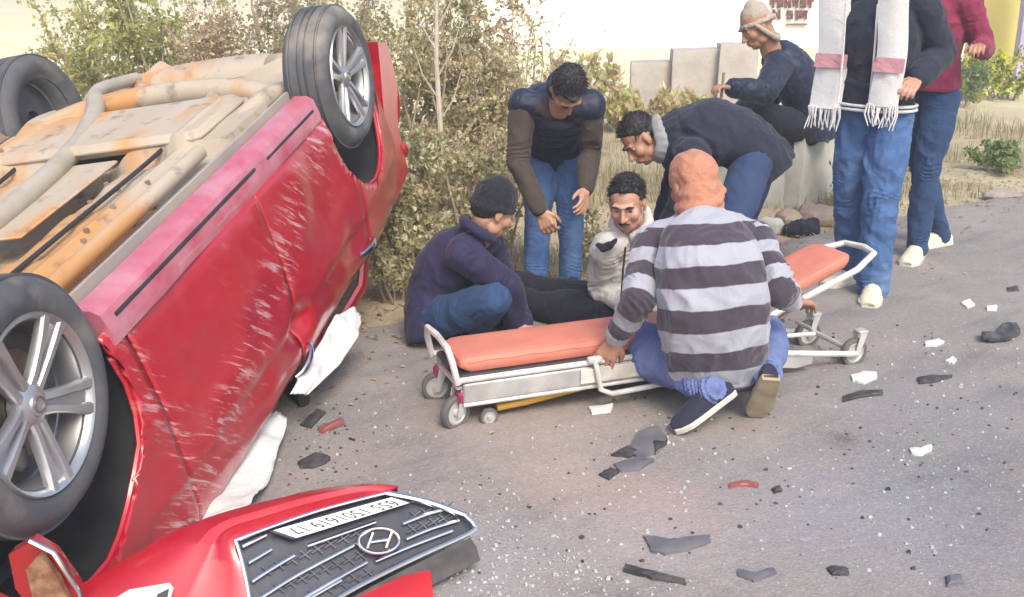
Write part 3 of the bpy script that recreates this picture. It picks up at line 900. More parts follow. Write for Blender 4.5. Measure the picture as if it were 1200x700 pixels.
class Person:
    def __init__(self, label, base, J, skin=None, arms=True, hands=True, feet=True, hand_spec=None, slim=1.0):
        self.root = tag(empty('person', base), label, 'person')
        self.off = V(base); self.J = J; self.mb = MB(); self.skin = skin or M_skin
        mb = self.mb
        torso(mb, J, [.135, .12, .145, .13, .05], [.09, .085, .10, .08, .05], 0, -.05, 1.0)
        head_mass(mb, J)
        for s in 'LR':
            mb.limb([J['sh' + s], J['el' + s], J['wr' + s]], [.042, .036, .026], 12)
            mb.limb([J['neck'].lerp(J['sh' + s], .3), J['sh' + s]], [.045, .042], 10)
            mb.limb([J['hip' + s], J['kn' + s], J['an' + s]], [.066, .048, .034], 12)
            mb.limb([J['an' + s], J['an' + s].lerp(J['toe' + s], .8)], [.030, .012], 10)
            hs = (hand_spec or {}).get(s)
            d = J['wr' + s] - J['el' + s]
            if hs: hand(mb, J['wr' + s], hs.get('d', d), hs['n'], hs['t'], hs.get('curl', .5), hs.get('spread', .12), hs.get('s', 1.0))
            else:
                n_ = d.cross(V((0, 0, 1))); hand(mb, J['wr' + s], d, n_, V((0, 0, 1)), .6)
        me = remesh(mb, .0052, 3)
        dent_eyes(me, J)
        a = coords(me) - np.array(self.off); setco(me, a)
        self.body = link('body', me, self.skin, self.root)
        ax = head_axes(J); k = J.get('hs', 1.0)
        for s in (-1, 1):
            e = MB().ball(hp(J, s * .032, .0685, -.001), .0118 * k, ax, 12, 8).build('eye', M_eye, self.body, self.off)
            MB().ball(hp(J, s * .032, .0760, -.003), .0058 * k, ax, 10, 6).build('iris', M_iris, self.body, self.off)
            MB().tube([hp(J, s * .016, .0925, .018), hp(J, s * .032, .0925, .024), hp(J, s * .050, .081, .019)], [.0045 * k, .0055 * k, .003 * k], 6).build('eyebrow', M_hair, self.body, self.off)
        MB().tube([hp(J, -.022, .0885, -.070), hp(J, 0, .1005, -.070), hp(J, .022, .0885, -.070)], [.002, .0035, .002], 6).build('mouth', M_lip, self.body, self.off)
    def part(self, name, mb, mat, vox=.008, it=5, amp=.008, freq=7, seed=0, parent=None, amp2=0.0, label=None, joints=(), post=None):
        me = remesh(mb, vox, it)
        if amp: folds(me, amp, freq, seed, amp2, joints=joints)
        if post: post(me)
        a = coords(me) - np.array(self.off); setco(me, a)
        o = link(name, me, mat, parent or self.root)
        if label: o['label'] = label
        return o
    def raw(self, name, mb, mat, parent=None, label=None):
        o = mb.build(name, mat, parent or self.root, self.off)
        if label: o['label'] = label
        return o
    def top(self, name, mat, g=.03, hem=-.22, arm=(.068, .056, .042), rx=(.165, .155, .175, .15, .07), ry=(.125, .115, .13, .105, .07), wrist=.92, sleeves=True, t1=1.0, seed=0, amp=.010, **kw):
        J = self.J; mb = MB()
        torso(mb, J, list(rx), list(ry), g - .02, hem, t1)
        for s in 'LR':
            mb.limb([J['neck'].lerp(J['sh' + s], .3), J['sh' + s]], [.066, arm[0]], 12)
            if sleeves:
                w = J['el' + s].lerp(J['wr' + s], wrist)
                m1 = J['sh' + s].lerp(J['el' + s], .5)
                mb.limb([J['sh' + s], m1, J['el' + s], J['el' + s].lerp(w, .5), w], [arm[0], (arm[0] + arm[1]) * .5, arm[1], (arm[1] + arm[2]) * .52, arm[2]], 14)
        jt = []
        f_ = spine(J)
        jt.append((f_(.2), f_(.4) - f_(.0), .17, .075, amp * .9))
        if sleeves:
            for s in 'LR':
                jt += [(J['el' + s], J['wr' + s] - J['sh' + s], .10, .045, amp * 1.1), (J['wr' + s], J['wr' + s] - J['el' + s], .09, .032, amp * .8), (J['sh' + s].lerp(J['neck'], .2) - V((0, 0, .06)), J['el' + s] - J['sh' + s], .11, .05, amp * .8)]
        return self.part(name, mb, mat, seed=seed, amp=amp, joints=jt, **kw)
    def trousers(self, mat, th=.088, kn=.066, an=.055, seed=3, amp=.009, name='trousers', cuff=1.04, **kw):
        J = self.J; mb = MB()
        c = J['pelvis']; s0 = (J['hipL'] - J['hipR']).normalized()
        for s in 'LR':
            mb.limb([c.lerp(J['hip' + s], .55), J['hip' + s]], [.10, .098], 14)
            a = J['kn' + s].lerp(J['an' + s], cuff)
            mb.limb([J['hip' + s], J['hip' + s].lerp(J['kn' + s], .5), J['kn' + s], J['kn' + s].lerp(a, .5), a], [.098, th, kn, (kn + an) / 2 + .004, an], 16)
        jt = []
        for s in 'LR':
            jt += [(J['kn' + s], J['an' + s] - J['hip' + s], .13, .055, amp * 1.1), (J['an' + s], J['an' + s] - J['kn' + s], .13, .045, amp * 1.2), (J['hip' + s].lerp(J['kn' + s], .15), J['kn' + s] - J['hip' + s], .12, .05, amp * .8)]
        return self.part(name, mb, mat, seed=seed, amp=amp, joints=jt, **kw)
    def shoes(self, upper, sole, L_=.28, sole2=None, k=1.0, up=V((0, 0, 1)), updict=None, name='shoe'):
        for s in 'LR':
            a, t = self.J['an' + s], self.J['toe' + s]
            u = (updict or {}).get(s, up)
            d = (t - a); d = (d - u * d.dot(u)).normalized()
            side = d.cross(u).normalized()
            h = .075
            c0 = a - u * h - d * (.075 * k)          # heel on the sole plane
            rr = []; sr = []
            for (x, w, top_) in ((.0, .028, .072), (.015, .034, .085), (.06, .037, .112), (.11, .041, .102), (.16, .046, .076), (.21, .048, .055), (.25, .040, .046), (.275, .024, .034)):
                x *= k; w *= k
                p = c0 + d * x
                rr.append([p + side * (w * math.cos(q)) + u * (.018 + (top_ - .018) * max(0, math.sin(q)) ** .8) if math.sin(q) >= -1e-6 else p + side * (w * math.cos(q)) + u * .012 for q in np.linspace(0, 2 * math.pi, 17)[:-1]])
                wl = w + .005
                sr.append([p + side * (k1 * wl) + u * k2 for k1, k2 in ((-1, .004), (-.9, 0), (.9, 0), (1, .004), (1.0, .022), (.9, .026), (-.9, .026), (-1, .022))])
            sh = self.raw(name, MB().rings(rr), upper)
            sk = MB().limb([self.J['kn' + s].lerp(a, .86), a, a + d * (.02 * k) - u * .01, a + d * (.05 * k) - u * .03], [.043, .044, .043, .036], 12)
            self.part('sock', sk, M_sock, .008, 3, .002, 14, 2, parent=sh)
            self.raw('sole', MB().rings(sr), sole2 if (sole2 and s == 'R') else sole, sh)
    def hair(self, seed=0, mat=None, back=True, name='hair', tuft=170, fringe=0.0):
        J = self.J; ax = head_axes(J); k = J.get('hs', 1.0); mb = MB()
        mb.ball(hp(J, 0, -.024, .042), (.0795 * k, .090 * k, .084 * k), ax, 22, 14)
        mb.ball(hp(J, 0, -.052, .0), (.072 * k, .062 * k, .072 * k), ax, 18, 12)
        mb.limb([hp(J, -.056, .030, .072), hp(J, 0, .058 + fringe, .088), hp(J, .056, .030, .072)], [.012, .014, .012], 10)
        o = self.part(name, mb, mat or M_hair, .0065, 3, .003, 30, seed)
        r = random.Random(seed + 5); tb = MB()
        for _ in range(tuft):
            a, b_ = r.uniform(0, 2 * math.pi), r.uniform(-.25, 1)
            z = b_; q = math.sqrt(max(0, 1 - z * z))
            nx_, ny_ = q * math.cos(a), q * math.sin(a)
            if ny_ > .55 and z < .45: continue
            p = hp(J, .080 * nx_, -.020 + .096 * ny_, .042 + .085 * z)
            out = (p - hp(J, 0, -.02, .03)).normalized()
            fw_ = (ax[1] * r.uniform(-.2, .9) + ax[0] * r.uniform(-.7, .7) + ax[2] * r.uniform(-.3, .3))
            e = p + out * r.uniform(.002, .008) + fw_ * r.uniform(.010, .026)
            tb.cone(p - out * .003, r.uniform(.0015, .003), e, .0005, 3)
        self.raw('hair_tufts', tb, mat or M_hair, o)
        return o

def limb_pts(p, a, b, l1, l2, far1=True, far2=True):
    e = reach(p, a[0], a[1], l1, far1)
    w = reach(e, b[0], b[1], l2, far2)
    return e, w

M_jeans = cloth('blue_denim', (.060, .125, .275), (.042, .09, .21), 500, 11, .5, .85, .15, worn=(.19, .29, .45))
M_jeans_dark = cloth('dark_blue_denim', (.022, .052, .125), (.016, .038, .092), 500, 11, .5, .85, .15, worn=(.04, .085, .18))
M_jeans_light = cloth('pale_blue_denim', (.13, .175, .36), (.09, .125, .27), 500, 11, .5, .85, .15, worn=(.21, .27, .46))
M_navy_jeans = cloth('navy_denim', (.028, .05, .115), (.02, .036, .085), 500, 10, .4, .85, .15)
M_black_cloth = cloth('black_cotton', (.014, .015, .028), (.010, .011, .02), 400, 9, .4, .9, .2)
M_navy = cloth('navy_padded_fabric', (.022, .020, .062), (.016, .015, .045), 300, 7, .5, .75, .3)
M_navy2 = cloth('midnight_fleece', (.018, .022, .040), (.013, .016, .030), 300, 8, .5, .85, .35)
M_vest = cloth('quilted_navy_nylon', (.014, .020, .046), (.010, .015, .034), 300, 14, .5, .5, .2)
M_brown_wool = cloth('dark_olive_brown_wool', (.062, .048, .040), (.045, .036, .03), 350, 8, .5, .9, .3)
M_cream = cloth('cream_white_jacket_cloth', (.50, .49, .46), (.40, .39, .36), 350, 9, .6, .85, .15)
M_knit_black = cloth('black_knit_wool', (.010, .011, .018), (.016, .017, .024), 160, 30, .6, .95, .4)
M_orange_wrap = cloth('rust_orange_shawl_cloth', (.42, .195, .125), (.33, .145, .09), 300, 10, .6, .9, .3)
M_beige_cap = cloth('beige_woollen_cap', (.36, .31, .25), (.28, .24, .19), 180, 20, .5, .95, .3)
M_white_knit = cloth('white_woollen_scarf', (.66, .65, .63), (.56, .555, .54), 200, 10, .2, .9, .3)
M_maroon = cloth('maroon_knit', (.21, .022, .062), (.16, .018, .05), 200, 9, .5, .9, .35)
M_greyhood = cloth('grey_marl_lining', (.27, .275, .28), (.20, .205, .21), 250, 8, .25, .9, .3)
M_sock = cloth('dark_grey_sock', (.05, .05, .06), None, 300, 20, .3)
M_sole_white = simple('off_white_rubber', (.62, .60, .54), (.5, .47, .4), .7, 0, 14, .2, 60, .002)
M_sole_tan = simple('worn_tan_rubber', (.40, .34, .22), (.28, .24, .16), .8, 0, 16, .4, 70, .004)
M_shoe_navy = cloth('navy_canvas', (.02, .022, .045), (.03, .032, .055), 400, 12, .4, .9, .2)
M_shoe_white = cloth('cream_canvas', (.62, .58, .45), (.52, .47, .34), 400, 12, .4, .9, .2)
M_white_trim = cloth('white_ribbing', (.6, .6, .59), (.5, .5, .5), 300, 20, .4, .9, .2)
M_red_band = cloth('pink_band_wool', (.50, .22, .26), (.55, .32, .34), 200, 16, .4, .9, .3)
def mat_stripe():
    m, nt, b, L = newmat('grey_and_charcoal_stripes')
    at_ = nd(nt, 'ShaderNodeAttribute'); at_.attribute_name = 'stripe'
    wob = nd(nt, 'ShaderNodeMath', operation='MULTIPLY_ADD'); L.new(nz(nt, 4.5, 3), wob.inputs[0]); wob.inputs[1].default_value = .28; L.new(at_.outputs['Fac'], wob.inputs[2])
    fr = nd(nt, 'ShaderNodeMath', operation='FRACT'); L.new(wob.outputs[0], fr.inputs[0])
    f = ramp(nt, [(.0, 0.0), (.475, 0.0), (.50, 1.0), (.975, 1.0), (1.0, 0.0)], fr.outputs[0]).outputs[0]
    light = mix(nt, nz(nt, 6, 5), (.36, .375, .43), (.29, .30, .35))
    darkc = mix(nt, nz(nt, 6, 5), (.062, .050, .068), (.042, .035, .05))
    L.new(mix(nt, f, light, darkc), b.inputs['Base Color'])
    b.inputs['Roughness'].default_value = .92; b.inputs['Sheen Weight'].default_value = .3; b.inputs['Specular IOR Level'].default_value = .2
    n1 = bump(nt, b, nz(nt, 8, 3, .5, dist=.8), .5, .03)
    wv = nd(nt, 'ShaderNodeTexWave', i_Scale=55.0, i_Distortion=2.0); tc = nd(nt, 'ShaderNodeTexCoord'); L.new(tc.outputs['Object'], wv.inputs['Vector'])
    bump(nt, b, wv.outputs['Fac'], .2, .002, n1)
    return m
M_stripe = mat_stripe()
def stripe_attr(o, fn, off):
    me = o.data; a = coords(me) + np.array(off)
    at_ = me.attributes.new('stripe', 'FLOAT', 'POINT')
    at_.data.foreach_set('value', np.array([fn(V(p)) for p in a], dtype=np.float32))
def knit_cap(P, mat, name='knit_cap', cuff=True, low=.0):
    J = P.J; ax = head_axes(J); mb = MB()
    mb.ball(hp(J, 0, -.020, .052), (.088, .104, .092), ax, 22, 14)
    mb.ball(hp(J, 0, -.045, .012 + low), (.083, .078, .074), ax, 18, 12)
    mb.ball(hp(J, 0, -.03, .118), (.045, .05, .034), ax, 14, 10)
    if cuff:
        mb.limb([hp(J, math.sin(a) * .083, -.018 + math.cos(a) * .097, .035 - .02 * (1 - math.cos(a))) for a in np.linspace(0, 2 * math.pi, 17)], [.016] * 17, 8)
    return P.part(name, mb, mat, .0065, 4, .004, 16, 3)
def stand(J, hipz, hd, base, feet, hipw=.095):
    pass

# ---- 1. crouching person in navy jacket and black knit cap
J = {}
J['head'] = at(580, 245, Y(4.12)); J['neck'] = at(560, 281, Y(4.17)); J['pelvis'] = at(509, 368, Y(4.20)); J['mid'] = at(521, 318, Y(4.22))
J['face'] = V((.72, .30, -.38)); J['headup'] = V((.25, .0, 1))
J['shR'] = at(541, 297, Y(4.02)); J['shL'] = at(572, 288, Y(4.34))
J['elR'], J['wrR'] = limb_pts(J['shR'], (598, 338), (606, 388), .29, .24, True, True)
J['elL'], J['wrL'] = limb_pts(J['shL'], (598, 350), (612, 380), .28, .24, True, False)
J['hipR'] = at(511, 373, Y(4.11)); J['hipL'] = at(514, 362, Y(4.28))
J['knR'] = reach(J['hipR'], 580, 352, .40, False); J['knL'] = reach(J['hipL'], 590, 350, .40, True)
gr = ground(556, 403); J['anR'] = gr + V((0, 0, .085)); J['toeR'] = gr + V((.17, .05, .03))
gr = ground(566, 390); J['anL'] = gr + V((0, 0, .085)); J['toeL'] = gr + V((.17, .06, .03))
p1 = Person('person in navy jacket and black knit cap crouching at the stretcher foot', ground(545, 400), J, M_skin2, hand_spec={'R': dict(n=V((0, 0, -1)), t=V((-.3, 1, 0)), curl=.4), 'L': dict(n=V((0, 0, -1)), t=V((.3, -1, 0)), curl=.4)})
p1.top('jacket', M_navy, .035, -.24, (.078, .064, .05), seed=1, amp=.012, wrist=.98)
p1.trousers(M_jeans_dark, .095, .075, .06, seed=2)
p1.shoes(M_shoe_navy, M_sole_white)
p1.hair(1, tuft=40)
knit_cap(p1, M_knit_black)
c = MB().limb([hp(J, math.sin(a) * .075, -.03 + math.cos(a) * .075, -.115 - .01 * math.cos(a)) for a in np.linspace(0, 2 * math.pi, 15)], [.024] * 15, 8)
p1.part('collar', c, M_navy, .008, 3, .004, 12, 4)

# ---- 2. standing person leaning forward, navy vest over brown sleeves
J = {}
J['head'] = at(666, 104, Y(4.58)); J['neck'] = at(655, 128, Y(4.76)); J['pelvis'] = at(650, 170, Y(5.16)); J['mid'] = at(650, 138, Y(5.0))
J['face'] = V((.10, -.26, -.95)); J['headup'] = V((.14, -.95, .28))
J['shR'] = at(613, 122, Y(4.80)); J['shL'] = at(692, 124, Y(4.78))
J['elR'], J['wrR'] = limb_pts(J['shR'], (606, 196), (637, 256), .30, .26, False, False)
J['elL'], J['wrL'] = limb_pts(J['shL'], (691, 180), (686, 222), .28, .24, True, False)
J['hipR'] = at(633, 172, Y(5.16)); J['hipL'] = at(672, 170, Y(5.14))
for s, kx, fx in (('R', 630, 628), ('L', 668, 668)):
    gr = ground(fx, 345 if s == 'R' else 340)
    J['an' + s] = gr + V((0, 0, .085)); J['toe' + s] = gr + V((-.02 if s == 'R' else .04, -.18, .03))
    J['kn' + s] = at(kx, 262, Y(4.98))
p2 = Person('person in navy quilted vest with brown sleeves leaning down from the verge', ground(648, 342), J, M_skin2, hand_spec={'R': dict(n=V((.3, .6, -.2)), t=V((1, 0, .2)), curl=.75, s=1.05), 'L': dict(n=V((-.6, .5, 0)), t=V((-.4, -.9, 0)), curl=.45)})
p2.top('shirt_sleeves', M_brown_wool, .0, rx=(.15, .14, .155, .13, .05), ry=(.11, .10, .11, .085, .05), hem=-.16, arm=(.070, .060, .046), seed=7, amp=.010, wrist=.97)
f2 = spine(J)
def quilt(me):
    a, n = coords(me), normals(me); p0, ax_ = np.array(J['pelvis']), np.array((J['neck'] - J['pelvis']).normalized())
    t = (a - p0) @ ax_
    d_ = .009 * (np.abs(np.sin(math.pi * t / .065)) ** .5 - .6)
    setco(me, a + n * d_[:, None])
vest = p2.top('quilted_vest', M_vest, .052, -.2, (.079, .05, .04), sleeves=False, seed=8, amp=.006, freq=9, post=quilt)
p2.trousers(M_jeans, .092, .072, .06, seed=9, amp=.011)
p2.shoes(M_shoe_navy, M_sole_white)
p2.hair(11, tuft=1800, fringe=.012)
c = MB().limb([hp(J, math.sin(a) * .07, -.03 + math.cos(a) * .07, -.115) for a in np.linspace(0, 2 * math.pi, 15)], [.02] * 15, 8)
p2.part('collar', c, M_vest, .008, 3, .003, 12, 4)

# ---- 3. person seated on the ground, cream jacket
J = {}
J['head'] = at(735, 237, Y(4.14)); J['neck'] = at(742, 276, Y(4.22)); J['pelvis'] = at(722, 362, Y(4.34)); J['mid'] = at(737, 318, Y(4.33))
J['face'] = V((-.28, -.86, -.30)); J['headup'] = V((-.12, -.16, 1))
J['shR'] = at(711, 289, Y(4.16)); J['shL'] = at(778, 288, Y(4.22))
J['elR'], J['wrR'] = limb_pts(J['shR'], (703, 338), (735, 356), .28, .22, True, False)
J['elL'], J['wrL'] = limb_pts(J['shL'], (790, 345), (760, 365), .28, .22, True, False)
J['hipR'] = at(712, 366, Y(4.26)); J['hipL'] = at(724, 360, Y(4.44))
J['knR'] = reach(J['hipR'], 630, 362, .42, True); J['knL'] = reach(J['hipL'], 645, 345, .42, True)
J['anR'] = reach(J['knR'], 590, 399, .36, True); J['anL'] = reach(J['knL'], 600, 392, .38, True)
for s in 'LR':
    J['an' + s].z = max(.09, J['an' + s].z); J['toe' + s] = J['an' + s] + V((-.10, .02, .09))
p3 = Person('person with moustache in cream jacket seated on the ground beside the stretcher', V((J['pelvis'].x, J['pelvis'].y, 0)), J, M_skin2, hand_spec={'R': dict(n=V((.3, 0, -1)), t=V((.2, -1, .2)), curl=.5), 'L': dict(n=V((.3, 0, -1)), t=V((.2, 1, .2)), curl=.5)})
p3.top('jacket', M_cream, .032, -.16, (.074, .060, .046), seed=14, amp=.014, freq=8)
p3.trousers(M_black_cloth, .105, .082, .066, seed=15)
p3.shoes(M_shoe_navy, M_sole_white, up=V((.5, 0, .85)).normalized())
p3.hair(16, tuft=1500, fringe=-.006)
mo = MB()
for s in (-1, 1):
    mo.tube([hp(J, 0, .104, -.053), hp(J, s * .012, .102, -.055), hp(J, s * .026, .088, -.062)], [.005, .0055, .0025], 6)
p3.raw('jacket_zip', MB().tube([at(733, 290, Y(4.02)), at(730, 318, Y(4.05)), at(728, 350, Y(4.10))], .005, 6), M_brown_wool)
p3.raw('moustache', mo, M_hair, p3.body)
c = MB().limb([hp(J, math.sin(a) * .082, -.03 + math.cos(a) * .085, -.12 - .03 * math.cos(a)) for a in np.linspace(.35, 2 * math.pi - .35, 15)], [.024] * 15, 8)
p3.part('collar', c, M_cream, .008, 3, .004, 12, 4)
bp = MB().limb([at(700, 287, Y(4.10)), at(707, 291, Y(4.06)), at(716, 287, Y(4.055)), at(722, 281, Y(4.075))], [.012, .020, .018, .010], 10)
p3.part('black_chest_patch', bp, M_black_cloth, .007, 3, .004, 20, 2)

# ---- 4. person bent double in midnight hoodie
J = {}
J['head'] = at(750, 162, Y(4.62)); J['neck'] = at(795, 168, Y(4.62)); J['pelvis'] = at(884, 178, Y(4.66)); J['mid'] = at(842, 156, Y(4.64))
J['face'] = V((-.62, -.28, -.74)); J['headup'] = V((-.80, -.1, .42))
J['shL'] = at(812, 182, Y(4.44)); J['shR'] = at(806, 172, Y(4.80))
J['elL'], J['wrL'] = limb_pts(J['shL'], (795, 248), (765, 295), .29, .25, True, True)
J['elR'], J['wrR'] = limb_pts(J['shR'], (785, 235), (770, 292), .29, .25, True, True)
J['hipL'] = at(884, 186, Y(4.57)); J['hipR'] = at(888, 182, Y(4.76))
for s, kx, ky, fx, fy in (('L', 858, 262, 880, 345), ('R', 868, 258, 890, 335)):
    gr = ground(fx, fy); J['an' + s] = gr + V((0, 0, .085)); J['toe' + s] = gr + V((-.18, -.03, .03))
    J['kn' + s] = reach(J['hip' + s], kx, ky, .41, s == 'R')
p4 = Person('person in dark hoodie with grey hood bending over the seated one', ground(884, 340), J, M_skin, hand_spec={'L': dict(n=V((-.4, .8, 0)), t=V((-.5, -.2, .3)), curl=.4), 'R': dict(n=V((-.4, -.8, 0)), t=V((-.5, .2, .3)), curl=.4)})
p4.top('hoodie', M_navy2, .04, -.22, (.084, .068, .05), rx=(.165, .165, .185, .165, .085), ry=(.125, .13, .15, .125, .085), seed=21, amp=.012, wrist=.97)
p4.trousers(M_navy_jeans, .100, .075, .062, seed=22)
p4.shoes(M_shoe_navy, M_sole_white)
p4.hair(23, tuft=1500)
hd = MB(); c0 = J['neck'].lerp(J['head'], .30)
axn = (J['head'] - J['neck']).normalized(); s_, t_, _ = frame(axn)
for a in np.linspace(0, 2 * math.pi, 19):
    d_ = s_ * math.cos(a) + t_ * math.sin(a)
    up_ = max(0, d_.z)
    hd.limb([c0 + d_ * .088 + axn * (.045 * up_), c0 + d_ * (.115 + .03 * up_) - axn * .02, c0 + d_ * .10 - axn * .09], [.018, .024, .02], 8)
p4.part('hood', hd, M_navy2, .008, 10, .007, 9, 3)
hl = MB()
for a in np.linspace(0, 2 * math.pi, 19):
    d_ = s_ * math.cos(a) + t_ * math.sin(a); up_ = max(0, d_.z)
    hl.limb([c0 + d_ * .086 + axn * (.052 + .035 * up_), c0 + d_ * (.092 + .018 * up_) + axn * (.018 + .05 * up_)], [.020, .022], 8)
p4.part('hood_lining', hl, M_greyhood, .007, 18, .003, 7, 3)

# ---- 5. person in striped sweater squatting, back to the camera
J = {}
J['head'] = at(812, 217, Y(3.60)); J['neck'] = at(822, 260, Y(3.55)); J['pelvis'] = at(838, 420, Y(3.42)); J['mid'] = at(834, 340, Y(3.36))
J['face'] = V((-.35, .85, -.25)); J['headup'] = V((-.10, .20, 1))
J['shL'] = at(764, 287, Y(3.56)); J['shR'] = at(884, 282, Y(3.58))
J['elL'], J['wrL'] = limb_pts(J['shL'], (748, 352), (722, 395), .28, .235, False, True)
J['elR'], J['wrR'] = limb_pts(J['shR'], (914, 340), (928, 352), .28, .235, False, True)
J['hipL'] = at(806, 430, Y(3.43)); J['hipR'] = at(868, 430, Y(3.45))
J['knL'] = reach(J['hipL'], 742, 402, .34, True); J['knR'] = reach(J['hipR'], 896, 396, .36, True)
UL5 = V((-.45, -.25, .86)).normalized(); DL5 = V((-.80, -.22, -.50)); DL5 = (DL5 - UL5 * DL5.dot(UL5)).normalized()
UR5 = V((.05, .80, .60)).normalized(); DR5 = V((-.02, .60, -.80)); DR5 = (DR5 - UR5 * DR5.dot(UR5)).normalized()
for s, tip, u_, d_ in (('L', ground(790, 506, .02), UL5, DL5), ('R', ground(886, 489, .02), UR5, DR5)):
    J['an' + s] = tip + u_ * .075 - d_ * .20; J['toe' + s] = tip + u_ * .035 - d_ * .05
p5 = Person('person in grey and charcoal striped sweater and orange head wrap squatting', ground(836, 488), J, M_skin, hand_spec={'L': dict(d=V((-.35, .1, -.8)), n=V((.1, .8, -.1)), t=V((.9, 0, -.2)), curl=.22, spread=.3, s=1.05), 'R': dict(d=V((.6, .5, -.2)), n=V((.2, .2, -1)), t=V((-.5, .6, 0)), curl=.5)})
mb = MB(); torso(mb, J, [.180, .195, .190, .160, .075], [.150, .155, .150, .115, .075], .012, -.03, 1.0)
for s in 'LR': mb.limb([J['neck'].lerp(J['sh' + s], .3), J['sh' + s]], [.070, .078], 12)
sw = p5.part('sweater', mb, M_stripe, .0075, 6, .013, 6, 31, joints=[(J['pelvis'], J['neck'] - J['pelvis'], .22, .10, .012), (J['shL'] - V((0, 0, .12)), V((1, 0, .6)), .14, .06, .012), (J['shR'] - V((0, 0, .12)), V((-1, 0, .6)), .14, .06, .012)])
f5 = spine(J); axs = (J['neck'] - J['pelvis']).normalized(); LT = (J['neck'] - J['pelvis']).length
def st_t(p): return (p - J['pelvis']).dot(axs) / .158 + .58 - .9 * abs((p - J['pelvis']).dot(V((1, 0, 0)))) ** 2 * 2
stripe_attr(sw, st_t, p5.off)
for s in 'LR':
    mb = MB(); a_, e_, w_ = J['sh' + s], J['el' + s], J['wr' + s].lerp(J['el' + s], .04)
    mb.limb([a_, a_.lerp(e_, .5), e_, e_.lerp(w_, .5), w_], [.080, .074, .066, .058, .046], 14)
    sl5 = p5.part('sleeve', mb, M_stripe, .0075, 5, .009, 8, 33 + ord(s), parent=sw, joints=[(e_, w_ - a_, .12, .05, .012), (w_, w_ - e_, .10, .035, .009)])
    def st_a(p, a_=a_, e_=e_, w_=w_):
        d1, d2 = (e_ - a_), (w_ - e_)
        t1 = (p - a_).dot(d1.normalized()); t2 = (p - e_).dot(d2.normalized())
        return (t1 if t1 < d1.length else d1.length + max(0, t2)) / .135 + .32
    stripe_attr(sl5, st_a, p5.off)
p5.trousers(M_jeans_light, .118, .098, .062, seed=35, amp=.012, cuff=.98)
p5.shoes(M_shoe_navy, M_sole_white, sole2=M_sole_tan, updict={'L': UL5, 'R': UR5})
ax = head_axes(J); mb = MB()
mb.ball(hp(J, 0, -.010, .038), (.090, .110, .098), ax, 22, 14); mb.ball(hp(J, 0, -.030, -.030), (.088, .092, .085), ax, 20, 12)
mb.ball(hp(J, 0, -.030, -.085), (.098, .092, .050), ax, 20, 12)
mb.limb([hp(J, -.085, -.01, -.085), hp(J, -.06, -.085, -.105), hp(J, .03, -.118, -.075), hp(J, .095, -.06, -.03), hp(J, .10, .02, .03)], [.014, .016, .015, .014, .012], 8)
mb.limb([hp(J, .09, .02, -.10), hp(J, .05, -.095, -.115), hp(J, -.03, -.11, -.12), hp(J, -.085, -.04, -.115)], [.016, .018, .018, .013], 8)
p5.part('head_wrap', mb, M_orange_wrap, .006, 5, .007, 11, 37)

# ---- 6. person squatting on top of the concrete slab, beige cap, dark jacket
J = {}
yb = ground(936, 249).y + .12
J['head'] = at(886, 30, yb - .05); J['neck'] = at(906, 64, yb); J['pelvis'] = at(950, 150, yb + .10); J['mid'] = at(936, 100, yb + .08)
J['face'] = V((-.80, -.20, -.52)); J['headup'] = V((-.38, 0, .9)); J['hs'] = 1.2
J['shL'] = at(912, 80, yb - .19); J['shR'] = at(922, 76, yb + .2)
J['elL'], J['wrL'] = limb_pts(J['shL'], (897, 108), (858, 103), .31, .26, False, False)
J['elR'], J['wrR'] = limb_pts(J['shR'], (900, 118), (868, 128), .31, .26, True, True)
J['hipL'] = at(948, 155, yb); J['hipR'] = at(952, 153, yb + .2)
J['knL'] = reach(J['hipL'], 894, 134, .42, False); J['knR'] = reach(J['hipR'], 890, 138, .42, True)
for s, fx in (('L', 920), ('R', 905)):
    q_ = at(fx, 172 if s == 'L' else 168, yb - .02 if s == 'L' else yb + .16)
    J['an' + s] = q_; J['toe' + s] = q_ + V((-.18, -.02, -.05))
p6 = Person('person in beige cap and dark jacket squatting on the concrete slab', V((J['anL'].x, J['anL'].y, J['anL'].z - .085)), J, M_skin, hand_spec={'L': dict(n=V((0, 0, -1)), t=V((0, 1, .2)), curl=.7), 'R': dict(n=V((0, 0, -1)), t=V((0, -1, .2)), curl=.7)})
p6.top('jacket', M_vest, .055, -.12, (.100, .085, .066), seed=41, amp=.012)
p6.trousers(M_black_cloth, .115, .09, .07, seed=42)
p6.shoes(M_shoe_navy, M_sole_white)
knit_cap(p6, M_beige_cap, 'woollen_cap')
mb = MB().limb([hp(J, -.078, .03, .02), hp(J, -.082, -.01, -.06), hp(J, -.06, -.05, -.12), hp(J, 0, -.08, -.12), hp(J, .06, -.05, -.12), hp(J, .082, -.01, -.06), hp(J, .078, .03, .02)], [.016, .018, .024, .026, .024, .018, .016], 10)
p6.part('cap_flap', mb, M_beige_cap, .008, 3, .003, 14, 2)
# walking stick in the hand
st = MB().tube([J['wrL'] + V((-.06, 0, .10)), J['wrL'] + V((-.075, .0, -.2)), V((J['wrL'].x - .10, J['wrL'].y, -.01))], .010, 8)
tag(st.build('walking_stick', simple('bare_stick_wood', (.30, .24, .16), (.2, .15, .1), .8)), 'thin bare stick held by the person in the beige cap', 'stick')

